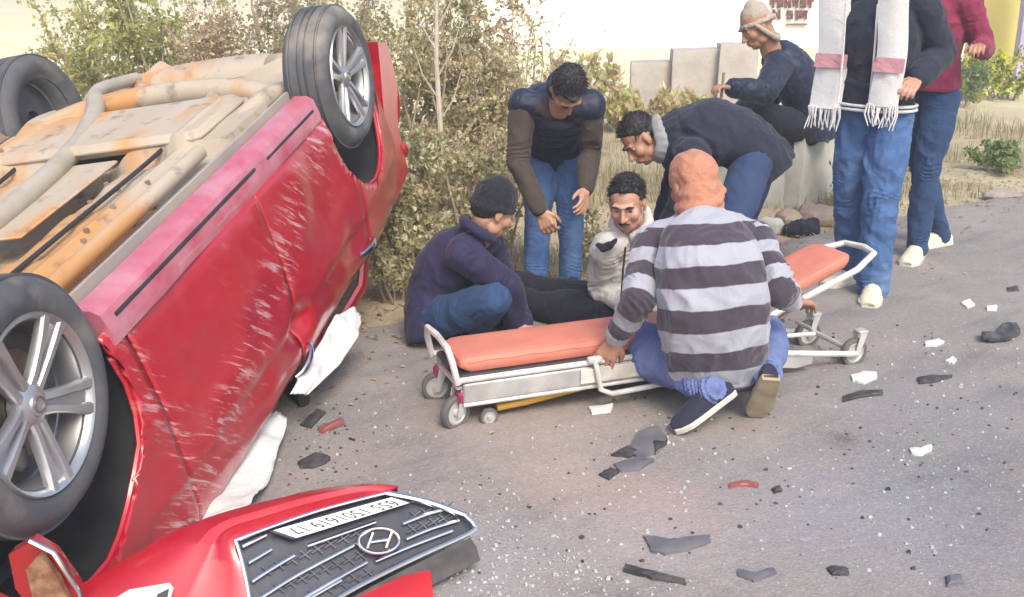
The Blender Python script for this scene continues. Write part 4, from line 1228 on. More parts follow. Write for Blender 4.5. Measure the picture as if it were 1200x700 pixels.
# ---- 7 and 8. two standing people at the right, heads above the picture
def standing(base, head_dir, feetL, feetR, lean=0.0, arms=None, ht=1.0):
    J = {}
    f = V((head_dir[0], head_dir[1], 0)).normalized(); s = V((-f.y, f.x, 0))      # s = left side
    c = V((base.x, base.y, 0))
    J['pelvis'] = c + V((0, 0, .96 * ht)); J['neck'] = c + f * (.03 + lean) + V((0, 0, 1.45 * ht)); J['mid'] = c + f * .02 + V((0, 0, 1.2 * ht))
    J['head'] = c + f * (.07 + lean) + V((0, 0, 1.61 * ht)); J['face'] = f + V((0, 0, -.15)); J['headup'] = V((0, 0, 1))
    for k, sd, ft in (('L', 1, feetL), ('R', -1, feetR)):
        J['sh' + k] = c + f * lean + s * (sd * .185) + V((0, 0, 1.40 * ht))
        J['hip' + k] = c + s * (sd * .095) + V((0, 0, .90 * ht))
        J['an' + k] = V((ft.x, ft.y, .085)) - f * .05
        J['toe' + k] = J['an' + k] + f * .18 + s * (sd * .05) + V((0, 0, -.05))
        J['kn' + k] = (J['hip' + k] + J['an' + k]) / 2 + f * .05
    return J, f, s
fL, fR = ground(1030, 346), ground(1000, 338)
c7 = (fL + fR) / 2 + V((-.05, .0, 0))
J, f, s = standing(c7, (-.55, -.70), ground(1018, 352), ground(994, 334), ht=1.08)
J['elL'] = J['shL'] + V((.14, .06, -.24)) ; J['wrL'] = J['elL'] + V((-.16, -.16, -.10))
J['elR'] = J['shR'] + V((-.04, .08, -.27)); J['wrR'] = J['elR'] + V((.05, -.12, -.19))
p7 = Person('person in navy jacket with white piping, fringed scarf and faded jeans standing', V((c7.x, c7.y, 0)), J, M_skin2, hand_spec={'L': dict(n=-f, t=V((0, 0, 1)), curl=.6), 'R': dict(n=s, t=f, curl=.6)})
p7.top('jacket', M_navy2, .045, -.06, (.088, .076, .062), seed=51, amp=.010)
p7.trousers(M_jeans, .112, .092, .080, seed=52, amp=.014, cuff=1.05)
p7.shoes(M_shoe_white, M_sole_white, k=1.18)
p7.hair(53, tuft=120)
pel = J['pelvis']
def ringband(P, z, rx, ry, r, mat, name, parent=None, fdir=None, sdir=None, c=None, a0=0, a1=2 * math.pi, tilt=0.0):
    pts = [c + sdir * (rx * math.cos(a)) + fdir * (ry * math.sin(a)) + V((0, 0, z + tilt * math.sin(a))) for a in np.linspace(a0, a1, 33)]
    return P.raw(name, MB().tube(pts, r, 8, cap=False), mat, parent)
for dz in (.0, -.022):
    ringband(p7, 1.02 + dz, .205, .165, .008, M_white_trim, 'hem_stripe', None, f, s, V((c7.x, c7.y, 0)))
def strip(P, pts, w, th, side, mat, name, parent=None, seed=0):
    """flat hanging cloth strip with thickness"""
    rr = []
    for k, p in enumerate(pts):
        wob = noise.noise(V((seed, k * .6, 0))) * .012
        rr.append([p - side * w + V((0, 0, 0)), p - side * (w * .3) + side.cross(V((0, 0, 1))) * (th + wob), p + side * (w * .4) + side.cross(V((0, 0, 1))) * (th - wob), p + side * w, p + side * (w * .4) - side.cross(V((0, 0, 1))) * (th * .4), p - side * (w * .3) - side.cross(V((0, 0, 1))) * (th * .4)])
    return P.raw(name, MB().rings(rr), mat, parent)
# jacket piping down the open front
for sd, zb in ((.03, .93), (-.13, .93)):
    pts = [V((c7.x, c7.y, z)) + f * (.185 + .01 * math.sin(z * 9)) + s * sd for z in np.linspace(1.52, zb + .1, 12)]
    p7.raw('jacket_piping', MB().tube(pts, .006, 6), M_white_trim)
scarf = None
for sd, fo, zb, w, ln in ((.115, .185, .90, .075, 1), (-.21, .11, .86, .085, 2)):
    pts = [V((c7.x, c7.y, z)) + f * (fo + (.012 if z > 1.0 else .02)) + s * (sd + .01 * math.sin(z * 11)) for z in np.linspace(1.56, zb + .13, 16)]
    o = strip(p7, pts, w, .014, s, M_white_knit, 'scarf', seed=ln)
    zb2 = 1.02
    strip(p7, [V((c7.x, c7.y, z)) + f * (fo + .038) + s * (sd + .01 * math.sin(z * 11)) for z in np.linspace(1.27, 1.20, 4)], w * 1.01, .002, s, M_red_band, 'scarf_band', o, ln + 7)
    fr = MB(); r = random.Random(ln)
    for k in range(16):
        q = pts[-1] + s * (w * (k / 7.5 - 1)) + f * .006
        fr.tube([q + V((0, 0, .01)), q + V((r.uniform(-.012, .012), r.uniform(-.01, .01), -.04)), q + V((r.uniform(-.02, .02), r.uniform(-.015, .015), -.085 - r.uniform(0, .03)))], [.005, .0045, .0025], 5)
    p7.raw('scarf_fringe', fr, M_white_knit, o)
MB_l = MB().limb([hp(J, math.sin(a) * .085, -.03 + math.cos(a) * .09, -.125 - .015 * math.cos(a)) for a in np.linspace(0, 2 * math.pi, 15)], [.036] * 15, 8)
p7.part('scarf_loop', MB_l, M_white_knit, .009, 4, .006, 12, 5)

g1, g2 = ground(1066, 306), ground(1094, 291)
c8 = (g1 + g2) / 2 + V((-.07, .02, 0))
J, f, s = standing(c8, (-.75, -.66), g1 + V((.01, 0, 0)), g2 + V((.0, 0, 0)), .02, None, 1.07)
J['elL'] = J['shL'] + V((.13, .02, -.25)); J['wrL'] = J['elL'] + V((-.10, -.18, .02))
J['elR'] = J['shR'] + V((-.08, .08, -.26)); J['wrR'] = J['elR'] + V((-.12, -.14, .05))
p8 = Person('person in maroon sweater, dark jeans and cream shoes standing behind the scarf wearer', V((c8.x, c8.y, 0)), J, M_skin, hand_spec={'L': dict(n=V((0, 0, -1)), t=f, curl=.7), 'R': dict(n=V((0, 0, -1)), t=f, curl=.7)})
p8.top('sweater', M_maroon, .034, -.03, (.080, .066, .052), seed=61, amp=.010)
p8.trousers(M_jeans_dark, .098, .076, .062, seed=62, amp=.012, cuff=1.05)
p8.shoes(M_shoe_white, M_sole_white, k=1.22)
p8.hair(63, tuft=120)
# ------------------------------------------------------------------ ambulance stretcher
SA = ground(522, 506); SANG = rad(21)
sroot = empty('ambulance_stretcher', SA); sroot.rotation_euler = (0, 0, SANG)
tag(sroot, 'low ambulance stretcher with coral orange mattress and raised backrest', 'stretcher')
M_coral = simple('coral_vinyl', (.60, .205, .14), (.50, .17, .12), .5, 0, 6, .4, 11, .012)
M_frame = simple('cream_painted_frame', (.62, .60, .54), (.40, .37, .32), .5, 0, 9, .15, 50, .002)
M_tube = simple('white_tube', (.70, .70, .68), (.48, .46, .42), .42, .1, 14, .08, 60, .002)
M_rail = simple('scuffed_aluminium_panel', (.52, .52, .51), (.34, .33, .32), .5, .35, 7, .2, 40, .002)
M_yellow = simple('yellow_frame_paint', (.62, .36, .03), (.5, .28, .03), .5, 0, 7, .15, 40, .002)
M_magenta = simple('dark_pink_bracket', (.32, .03, .10), (.22, .02, .07), .5)
M_greyrub = simple('grey_castor_rubber', (.09, .09, .095), (.14, .135, .13), .7, 0, 12, .2, 60, .002)
M_castor = simple('pale_castor_hub', (.55, .55, .52), (.42, .42, .40), .45, .2, 10, .1, 60, .002)
def cushion(name, x0, x1, y0, y1, z, th, tilt=0.0, ztop=None, rc=.06):
    """padded mattress: rounded plan, crowned top; z may rise linearly to ztop"""
    def corner(cx, cy, a0, r):
        return [(cx + r * math.cos(a0 + k * math.pi / 10), cy + r * math.sin(a0 + k * math.pi / 10)) for k in range(6)]
    pl = corner(x1 - rc, y1 - rc, 0, rc) + corner(x0 + rc, y1 - rc, math.pi / 2, rc) + corner(x0 + .03, y0 + .03, math.pi, .03) + corner(x1 - .03, y0 + .03, 1.5 * math.pi, .03)
    cx, cy = (x0 + x1) / 2, (y0 + y1) / 2
    zt = z if ztop is None else ztop
    rr = []
    for (k, h) in ((.96, 0), (.995, .25), (1.0, .5), (.992, .78), (.965, .95), (.9, 1.02), (.6, 1.08), (.2, 1.1)):
        ring = []
        for x, y in pl:
            xx = cx + (x - cx) * (k if k > .9 else 1 - (1 - k) * .9); yy = cy + (y - cy) * k
            zz = z + (zt - z) * (xx - x0) / (x1 - x0) + th * h + .004 * noise.noise(V((xx * 9, yy * 9, h)))
            ring.append(V((xx, yy, zz)))
        rr.append(ring)
    return MB().rings(rr).build(name, M_coral, sroot)
cushion('mattress', .07, 1.18, .02, .285, .222, .058, rc=.05)
cushion('backrest_cushion', 1.26, 1.86, .04, .30, .235, .05, ztop=.47)
MB().box((.63, .15, .208), (1.14, .30, .022), None, .006).build('mattress_board', M_black, sroot)
MB().tube([V((x, .0195, .262 + .002 * math.sin(x * 40))) for x in np.linspace(.10, 1.16, 40)], .0025, 5).build('mattress_seam', M_coral, sroot)
for y in (-.005, .315):
    MB().box((.69, y, .150), (1.24, .032, .078), None, .006).build('side_rail', M_rail, sroot)
    MB().tube([V((.05, y - .004, .203)), V((1.32, y - .004, .203))], .012, 8).build('top_tube', M_tube, sroot)
    MB().tube([V((.07, y - .006, .103)), V((1.30, y - .006, .103))], .010, 8).build('bottom_tube', M_tube, sroot)
# hoop at the foot end
MB().tube([V((.05, -.01, .19)), V((.03, -.01, .28)), V((.02, .02, .33)), V((.02, .15, .34)), V((.02, .28, .33)), V((.03, .32, .28)), V((.05, .32, .19))], .013, 8).build('foot_hoop', M_tube, sroot)
# backrest frame
MB().tube([V((1.22, .0, .215)), V((1.86, .0, .455)), V((1.99, .06, .50)), V((2.01, .15, .505)), V((1.99, .26, .50)), V((1.84, .33, .455)), V((1.22, .33, .215))], .014, 8).build('backrest_frame', M_tube, sroot)
MB().tube([V((1.32, .03, .11)), V((1.62, .03, .36))], .010, 8).build('backrest_strut', M_rust, sroot)
MB().tube([V((1.36, .33, .11)), V((1.62, .33, .36))], .010, 8).build('backrest_strut', M_tube, sroot)
MB().tube([V((1.25, -.004, .16)), V((1.50, -.004, .27))], .009, 8).build('backrest_strut', M_black, sroot)
# folding side guard
MB().tube([V((.60, -.03, .235)), V((.61, -.045, .20)), V((.63, -.05, .10)), V((.68, -.05, .075)), V((.95, -.05, .085)), V((1.05, -.05, .10))], .011, 8).build('side_guard', M_tube, sroot)
MB().box((.61, -.03, .222), (.06, .03, .025), None, .005).build('guard_hinge', M_tube, sroot)
MB().box((.80, -.028, .155), (.5, .008, .06), None, .002).build('side_panel', M_frame, sroot)
# yellow undercarriage
MB().tube([V((.22, .03, .055)), V((.34, .03, .062)), V((.55, .03, .085)), V((.72, .03, .10))], .016, 8, flat=(V((0, 1, 0)), .9)).build('yellow_underframe', M_yellow, sroot)
MB().tube([V((.22, .32, .055)), V((.55, .32, .085)), V((.72, .32, .10))], .016, 8).build('yellow_underframe', M_yellow, sroot)
MB().box((.10, .01, .130), (.10, .05, .045), None, .008).build('pink_bracket', M_magenta, sroot)
MB().box((.10, .30, .130), (.10, .05, .045), None, .008).build('pink_bracket', M_magenta, sroot)
MB().box((1.40, .0, .12), (.20, .05, .075), None, .008).build('end_panel', M_frame, sroot)
for xx in (1.345, 1.455): MB().cone((xx, -.022, .10), .006, (xx, -.032, .10), .006, 8).build('bolt', M_black, sroot)
rr = []
MB().prism([V((1.49, -.01, .12)), V((1.66, -.01, .10)), V((1.66, -.01, .055)), V((1.58, -.01, .045)), V((1.49, -.01, .06))], V((0, 1, 0)), .012).build('grey_wing_plate', M_rail, sroot)
def castor(x, y, r, w, lean=0.0, fork=True, heading=0.0):
    root = empty('castor_wheel', (0, 0, 0)); root.parent = sroot
    c = V((x, y, r)); ax = V((math.sin(heading), math.cos(heading), 0))
    MB().lathe([(r * .72, -w), (r * .93, -w), (r, -w * .6), (r, w * .6), (r * .93, w), (r * .72, w), (r * .72, -w)], c, ax, 32).build('tyre', M_greyrub, root)
    MB().lathe([(r * .73, w * .7), (r * .62, w * .85), (r * .55, w * .45), (r * .28, w * .5), (r * .22, w * 1.15), (0, w * 1.2)], c, ax, 28).build('hub', M_castor, root)
    MB().lathe([(r * .73, w * .7), (r * .62, w * .85), (r * .55, w * .45), (r * .28, w * .5), (r * .22, w * 1.15), (0, w * 1.2)], c, -ax, 28).build('hub', M_castor, root)
    if fork:
        for s in (-1, 1):
            side = ax * (s * (w + .008))
            d = V((math.cos(heading), -math.sin(heading), 0))
            MB().prism([c + side - d * .012 - V((0, 0, .012)), c + side + d * .012 - V((0, 0, .012)), c + side + d * .045 + V((0, 0, r + .025)), c + side + d * .01 + V((0, 0, r + .025))], ax * s, .004).build('fork', M_castor, root)
        MB().box(c + V((math.cos(heading) * .03, -math.sin(heading) * .03, r + .03)), (.05, .05, .014), None, .004).build('fork_crown', M_castor, root)
    return root
castor(.045, .015, .068, .017, heading=rad(-25))
castor(.06, .30, .062, .017, heading=rad(15))
castor(.175, -.005, .036, .012, fork=False)
castor(.175, .31, .036, .012, fork=False)
castor(1.20, -.03, .032, .010, fork=False)
castor(1.90, .02, .066, .015)
castor(1.86, .30, .066, .015)
# rear legs folded back to the big wheels
MB().tube([V((1.48, -.005, .125)), V((1.90, -.005, .066))], .013, 8).build('rear_leg', M_tube, sroot)
MB().tube([V((1.48, .33, .125)), V((1.86, .33, .066))], .013, 8).build('rear_leg', M_tube, sroot)
MB().tube([V((1.87, .0, .085)), V((1.87, .30, .085))], .012, 8).build('wheel_axle', M_castor, sroot)
MB().tube([V((1.5, .02, .19)), V((1.68, .02, .18)), V((1.74, .12, .16)), V((1.78, .28, .14))], .010, 8).build('brake_bar', M_tube, sroot)
MB().tube([V((.08, .0, .15)), V((.08, .31, .15))], .012, 8).build('cross_tube', M_tube, sroot)
MB().tube([V((1.34, .0, .15)), V((1.34, .31, .15))], .012, 8).build('cross_tube', M_tube, sroot)

# ------------------------------------------------------------------ torn-off front bumper with grille, upside down
D3, A3, B3 = ground(553, 628, .11), ground(275, 632, .24), ground(450, 578, .25)
BN = (B3 - A3).cross(D3 - A3).normalized()
if BN.z < 0: BN = -BN
def bp_(px, py, h=0.0): return onplane(px, py, A3 + BN * h, BN)
broot = empty('front_bumper', V((A3.x, A3.y, 0)))
tag(broot, 'torn off red front bumper with upside down grille and number plate', 'bumper')
BO = V(broot.location)
C1 = [(-40, 800), (60, 712), (120, 674), (180, 638), (235, 611), (300, 591), (370, 575), (430, 568), (466, 573)]
C2 = [(300, 860), (296, 760), (294, 716), (285, 672), (276, 634), (322, 616), (372, 599), (420, 586), (455, 578)]
def resamp(c, n):
    out = []
    for k in range(n):
        t = k / (n - 1) * (len(c) - 1); i = min(int(t), len(c) - 2); u = t - i
        p0, p1, p2, p3 = c[max(i - 1, 0)], c[i], c[i + 1], c[min(i + 2, len(c) - 1)]
        out.append(tuple(.5 * (2 * p1[q] + (p2[q] - p0[q]) * u + (2 * p0[q] - 5 * p1[q] + 4 * p2[q] - p3[q]) * u * u + (3 * p1[q] - p0[q] - 3 * p2[q] + p3[q]) * u ** 3) for q in (0, 1)))
    return out
NB = 36; c1, c2 = resamp(C1, NB), resamp(C2, NB)
rows = []
away = V((-.35, .75, 0))
for k in range(NB):
    a, b_ = bp_(*c1[k], -.05), bp_(*c2[k], 0)
    low = a + away * .05; low.z = .0
    mid = V((a.x + away.x * .03, a.y + away.y * .03, a.z * .55))
    row = [low, mid, a]
    for t in (.08, .2, .4, .55, .62, .7, .85, .96, 1.0):
        p = a.lerp(b_, t) + BN * (.035 * math.sin(math.pi * min(1, t * 1.15)) * (1 if t < .87 else 1))
        if .5 < t < .66: p -= BN * .012 * min(1, (NB - k) / 12)
        p += BN * (.006 * noise.noise(p * 6))
        p.z = max(p.z, .012); row.append(p)
    e = b_ - BN * .03; e.z = max(e.z, .01); row.append(e)
    rows.append(row)
mb = MB().rings(rows, cap=False, close=False)
skin = mb.build('bumper_skin', M_paint, broot, BO)
sm = skin.modifiers.new('t', 'SOLIDIFY'); sm.thickness = .006; sm.offset = 0
# grille backing
GP = [(276, 633), (322, 616), (372, 599), (420, 586), (452, 578), (500, 590), (545, 604), (554, 614), (553, 623), (500, 648), (450, 672), (400, 699), (350, 735), (312, 790), (296, 740), (286, 675)]
gb = [bp_(x, y, -.028) for x, y in GP]
for p in gb: p.z = max(p.z, .03)
gr_ = MB().prism(gb, -BN, .012).build('grille', simple('slate_grille_plastic', (.035, .038, .052), (.06, .062, .08), .45, .1, 10, .2, 60, .003), broot, BO)
for x in gr_.data.vertices:
    if x.co.z < .012: x.co.z = .012
def btube(pts, r, name, mat, parent=gr_, h=0.0, flat=None):
    return MB().tube([bp_(x, y, h) for x, y in resamp(pts, max(len(pts) * 3, 4))], r, 8, flat=flat).build(name, mat, parent, BO)
btube([(276, 633), (322, 616), (372, 599), (420, 586), (452, 578)], .006, 'chrome_frame', M_chrome)
btube([(452, 578), (500, 588), (545, 604)], [.010] * 9, 'chrome_frame', M_chrome)
btube([(545, 604), (555, 614), (552, 624), (500, 648), (450, 672), (400, 699), (350, 735), (312, 790)], .008, 'chrome_frame', M_chrome)
btube([(276, 633), (284, 660), (292, 700), (300, 760)], .006, 'chrome_frame', M_chrome)
for pts in ([(284, 641), (312, 627)], [(291, 660), (318, 644)], [(295, 682), (318, 667), (345, 651)], [(304, 702), (345, 676), (390, 652), (421, 636)], [(472, 614), (500, 603), (518, 598)],
            [(348, 706), (385, 684), (430, 659)], [(476, 632), (505, 620), (538, 610)], [(440, 658), (480, 641), (530, 622)], [(360, 640), (400, 626), (440, 612)], [(306, 740), (345, 712), (400, 680)]):
    btube(pts, .0055, 'slat', M_chrome, h=-.012)
M_mesh = simple('satin_grey_mesh', (.20, .20, .22), (.12, .12, .14), .4, .6, 8, .1)
r = random.Random(4)
for (ax_, ay_, bx_, by_, n_) in ((305, 672, 425, 622, 8), (320, 692, 430, 648, 8), (360, 700, 440, 668, 5), (478, 622, 538, 602, 5), (480, 606, 530, 592, 4)):
    for k in range(n_):
        t = (k + .5) / n_; x, y = ax_ + (bx_ - ax_) * t, ay_ + (by_ - ay_) * t
        btube([(x - 6, y - 5), (x + 6, y + 5)], .0025, 'mesh_bar', M_mesh, h=-.02)
        btube([(x - 7, y + 5), (x + 7, y - 5)], .0025, 'mesh_bar', M_mesh, h=-.02)
# oval emblem with slanted H
em = empty('emblem'); em.parent = gr_
pts = [(444 + 23.5 * math.cos(a) + 3 * math.sin(a), 634 - 9 * math.cos(a) * .28 + 14.5 * math.sin(a)) for a in np.linspace(0, 2 * math.pi, 33)]
MB().tube([bp_(x, y, .004) for x, y in pts], .0048, 8, cap=False).build('emblem_ring', M_chrome, em, BO)
MB().prism([bp_(x, y, -.012) for x, y in pts[:-1]], BN, .010).build('emblem_back', M_black, em, BO)
for st_ in ([(430, 643.5), (433.5, 634), (437, 625)], [(452, 643), (455.5, 633.5), (459, 624)], [(434, 635.5), (444.5, 634), (455, 632.5)]):
    MB().tube([bp_(x, y, .003) for x, y in st_], [.0062, .0055, .0062], 8).build('emblem_stroke', M_chrome, em, BO)
# number plate
PL = [(320, 622), (458, 583.5), (479, 590), (347, 631)]
M_plate = simple('white_number_plate', (.78, .78, .75), (.70, .70, .66), .45, 0, 10, .05)
M_ink = simple('black_plate_ink', (.03, .03, .035), None, .5, bs=0)
P = [bp_(x, y, .006) for x, y in PL]
plate = MB().prism(P, BN, .004).build('number_plate', M_plate, broot, BO)
c_ = sum(P, V()) / 4
bd = [c_ + (p - c_) * 1.06 - BN * .008 for p in P]
MB().prism(bd, BN, .009).build('plate_holder', M_black, plate, BO)
def text_mesh(s, size):
    cu = bpy.data.curves.new('t', 'FONT'); cu.body = s; cu.size = size; cu.align_x = 'CENTER'; cu.align_y = 'CENTER'
    o = bpy.data.objects.new('t', cu); col.objects.link(o)
    dg = bpy.context.evaluated_depsgraph_get()
    me = bpy.data.meshes.new_from_object(o.evaluated_get(dg))
    bpy.data.objects.remove(o); bpy.data.curves.remove(cu)
    return me
me = text_mesh('655 1501619 17', 1.0)          # the plate hangs upside down
a = coords(me); w_ = a[:, 0].max() - a[:, 0].min(); h_ = a[:, 1].max() - a[:, 1].min()
ux, uy = (P[1] - P[0]) * .9, (P[0] - P[3]) * .62
for i, q in enumerate(a):
    u, v = -q[0] / w_, -q[1] / h_
    a[i] = c_ + ux * u + uy * v + BN * .0055 - BO
setco(me, a); link('plate_lettering', me, M_ink, plate, False)
# lamp trim in the red corner, bonnet edge below the grille
P = [bp_(x, y, .03) for x, y in ((128, 706), (150, 692), (198, 684), (203, 690), (196, 715), (140, 720))]
lt = MB().prism(P, BN, .012, .004).build('fog_lamp', M_plate, broot, BO)
MB().prism([bp_(x, y, .045) for x, y in ((184, 697), (198, 690), (194, 712), (180, 714))], BN, .004).build('fog_lamp_lens', M_glass, lt, BO)
M_foam = simple('shade_dark_lower_trim', (.05, .048, .048), (.10, .09, .085), .9, 0, 14, .4, 40, .006)  # foam strip coloured dark to read as shade under the bumper
rr = []
for (x, y) in resamp([(551, 630), (500, 655), (450, 680), (400, 708), (350, 745)], 14):
    p = bp_(x, y, -.005)
    rr.append([p, p - BN * .0 + V((.02, -.03, -.015)), V((p.x + .03, p.y - .045, max(.012, p.z - .05))), V((p.x, p.y, max(.01, p.z - .06)))])
MB().rings(rr).build('foam_edge', M_foam, broot, BO)
rr = []
for (x, y), (x2, y2) in zip(resamp([(503, 664), (470, 676), (430, 694), (380, 722), (340, 760)], 14), resamp([(508, 700), (480, 716), (440, 736), (400, 760), (360, 800)], 14)):
    p, q = ground(x, y, .075), ground(x2, y2, .03)
    rr.append([p, p.lerp(q, .3) + V((0, 0, .012)), p.lerp(q, .7) + V((0, 0, .012)), q, q - V((0, 0, .02)), V((p.x, p.y, .02))])
MB().rings(rr).build('bonnet_edge', simple('bright_red_paint', (.50, .012, .016), (.42, .01, .014), .35, 0, 4, .1, coat=.5), broot, BO)

# ------------------------------------------------------------------ roadside masonry and far things
M_conc = simple('weathered_pale_concrete', (.50, .50, .44), (.38, .39, .34), .9, 0, 5, .5, 24, .01)
M_conc2 = simple('grey_block_concrete', (.36, .33, .29), (.46, .42, .37), .9, 0, 4, .5, 24, .012)
M_white = simple('whitewash', (.82, .81, .77), (.74, .73, .68), .9, 0, 2, .4, 18, .01)
def rough_block(name, corners, h, mat, label=None, cat=None, group=None, top=0.0, parent=None, amp=.012, z0=-.03):
    """masonry block from 4 ground corners, slightly uneven"""
    b = MB(); rr = []
    n = 7
    for z in np.linspace(z0, h, 7):
        ring = []
        for i in range(4):
            for k in range(n):
                p = corners[i].lerp(corners[(i + 1) % 4], k / n)
                ring.append(V((p.x, p.y, z)))
        rr.append(ring)
    c = sum(corners, V()) / 4
    rr.append([V((c.x + (p.x - c.x) * .97, c.y + (p.y - c.y) * .97, h + .012)) for p in rr[-1]])
    b.rings(rr)
    off = V((c.x, c.y, 0)); 
    b.v = [tuple(V(p) + noise.noise_vector(V(p) * 4) * amp) for p in b.v]
    o = b.build(name, mat, parent, off)
    o.location = off
    if label: tag(o, label, cat, group)
    return o
q0, q1 = ground(936, 249), ground(988, 223)
dv = (q1 - q0).normalized(); nv = V((-dv.y, dv.x, 0))
rough_block('concrete_slab', [q0, q1, q1 + nv * .5, q0 + nv * .5], .60, M_conc, 'pale upright concrete slab on the verge behind the stretcher', 'slab')
q2 = q0 - dv * .06 + nv * .10
rough_block('concrete_post', [q2 - V((.30, -.12, 0)), q2, q2 + nv * .40, q2 - V((.30, -.12, 0)) + nv * .40], .56, M_conc, 'narrower pale concrete block left of the upright slab', 'block')
for k, (xa, xb, hh, lab) in enumerate(((738, 784, .66, 'leftmost long pale block of the low wall behind'), (785, 838, .80, 'middle pale block of the low wall behind'), (839, 884, .86, 'rightmost pale block of the low wall, next to the stick'))):
    a, b_ = ground(xa, 146), ground(xb, 144)
    rough_block('concrete_block', [a, b_, b_ + V((.02, .35, 0)), a + V((.02, .35, 0))], hh, M_conc2, lab, 'block', 'row of low concrete blocks')
wa, wb = ground(560, 58), ground(1330, 52)
wl = rough_block('boundary_wall', [wa, wb, wb + V((0, .3, 0)), wa + V((0, .3, 0))], 2.2, M_white, 'long whitewashed boundary wall with dark painted lettering far behind', 'wall', amp=.02)
# two rows of painted characters on the wall (too blurred to read: the strokes alone)
M_letter = simple('dark_red_brown_paint', (.10, .035, .03), (.16, .05, .05), .8)
wd = (wb - wa).normalized(); wn_ = V((wd.y, -wd.x, 0))
def wall_pt(px, py):
    return onplane(px, py, wa + wn_ * .045, wn_)
r = random.Random(12)
def glyph(px0, px1, py0, py1, strokes, par):
    b = MB()
    for (x0, y0, x1, y1, t) in strokes:
        pa = wall_pt(px0 + (px1 - px0) * x0, py0 + (py1 - py0) * y0); pb = wall_pt(px0 + (px1 - px0) * x1, py0 + (py1 - py0) * y1)
        d = (pb - pa); L_ = d.length; d.normalize(); up_ = d.cross(wn_).normalized()
        b.box((pa + pb) / 2, (L_ + t, t, .012), (d, up_, wn_))
    b.build('painted_character', M_letter, par, V(par.location))
sets = [[(0, .1, 1, .1, .05), (.5, .1, .5, 1, .06), (.1, .5, .5, .5, .05)], [(0, .1, .9, .1, .05), (.15, .1, .15, 1, .06), (.15, .9, .8, .9, .05), (.8, .5, .8, .9, .05)],
        [(.1, 0, .1, 1, .06), (.1, 0, .9, 1, .05), (.9, 0, .9, 1, .06)], [(0, .1, 1, .1, .05), (.8, .1, .8, 1, .06), (.2, .4, .8, .4, .05), (.2, .4, .2, .8, .05)],
        [(.1, .1, .9, .1, .05), (.1, .1, .1, .5, .05), (.1, .5, .9, .5, .05), (.9, .5, .9, 1, .05), (.1, 1, .9, 1, .05)]]
for k, x in enumerate((903, 911.5, 920, 929, 938, 946.5)): glyph(x, x + 6, .5, 8, sets[k % 5], wl)
for k, x in enumerate((906, 922.5, 933, 939.5)): glyph(x, x + (6 if k else 8), 13, 21.5, sets[(k * 2 + 2) % 5], wl)
MB().box((wall_pt(921, 29.5) + wall_pt(946, 28)) / 2, ((wall_pt(946, 28) - wall_pt(921, 29.5)).length, .05, .04), (wd, wn_, V((0, 0, 1)))).build('ledge', M_rust, wl, V(wl.location))
# yellow and lavender painted pillars at the far right
M_ywall = simple('yellow_wall_paint', (.78, .66, .16), (.72, .62, .22), .9, 0, 3, .3, 30, .005)
a, b_ = ground(1132, 84), ground(1187, 82)
rough_block('yellow_wall', [a, b_, b_ + V((.1, .4, 0)), a + V((.1, .4, 0))], 2.3, M_ywall, 'short yellow painted wall at the top right behind the weeds', 'wall')
a, b_ = ground(1190, 92), ground(1230, 90)
rough_block('lavender_pillar', [a, b_, b_ + V((.1, .4, 0)), a + V((.1, .4, 0))], 2.3, simple('lavender_paint', (.42, .34, .52), (.36, .30, .46), .9), 'lavender painted pillar at the right edge of the picture', 'pillar')
# rubble below the slab
def stone(name, c, s, mat, label, cat='stone', seed=0, group=None):
    b = MB().ball(V((0, 0, 0)), s, None, 12, 8)
    b.v = [tuple(V(p) * (1 + .35 * noise.noise(V(p) * (1.1 / max(s)) + V((seed, 0, 0))))) for p in b.v]
    o = b.build(name, mat, None, smooth=True); o.location = c
    auto_smooth(o.data, 22)
    return tag(o, label, cat, group)
M_brickdust = simple('reddish_brown_stone', (.24, .18, .15), (.32, .26, .21), .9, 0, 9, .6, 30, .01)
M_greystone = simple('grey_brown_stone', (.33, .29, .25), (.24, .21, .18), .9, 0, 9, .6, 30, .01)
RB = [('reddish lump of rubble under the concrete slab', 925, 262, (.10, .08, .07), M_brickdust), ('brown rubble stone right of the dark bundle below the slab', 962, 262, (.15, .10, .085), M_brickdust), ('pale broken stone leaning near the slab foot', 905, 272, (.09, .08, .07), M_conc),
      ('small reddish stone at the corner of the slab', 948, 252, (.07, .06, .06), M_brickdust), ('grey brown stone close behind the backrest end', 985, 256, (.11, .08, .06), M_greystone), ('flat grey stone at the asphalt edge below the green weed', 1172, 232, (.17, .10, .045), M_greystone)]
for k, (lab, x, y, s, m_) in enumerate(RB):
    p = ground(x, y); stone('rubble_stone', V((p.x, p.y, s[2] * .55)), s, m_, lab, 'stone', k * 3.3)
p = ground(940, 276); mb = MB().ball(p + V((0, 0, .05)), (.09, .07, .055)).ball(p + V((.07, .02, .05)), (.05, .05, .06)).ball(p + V((-.07, .0, .035)), (.06, .06, .04))
me = remesh(mb, .012, 3); folds(me, .02, 11, 8); a = coords(me) - np.array((p.x, p.y, 0)); setco(me, a)
o = link('dark_bundle', me, M_black_cloth); o.location = (p.x, p.y, 0); tag(o, 'crumpled dark cloth bundle on the verge behind the stretcher', 'bundle')

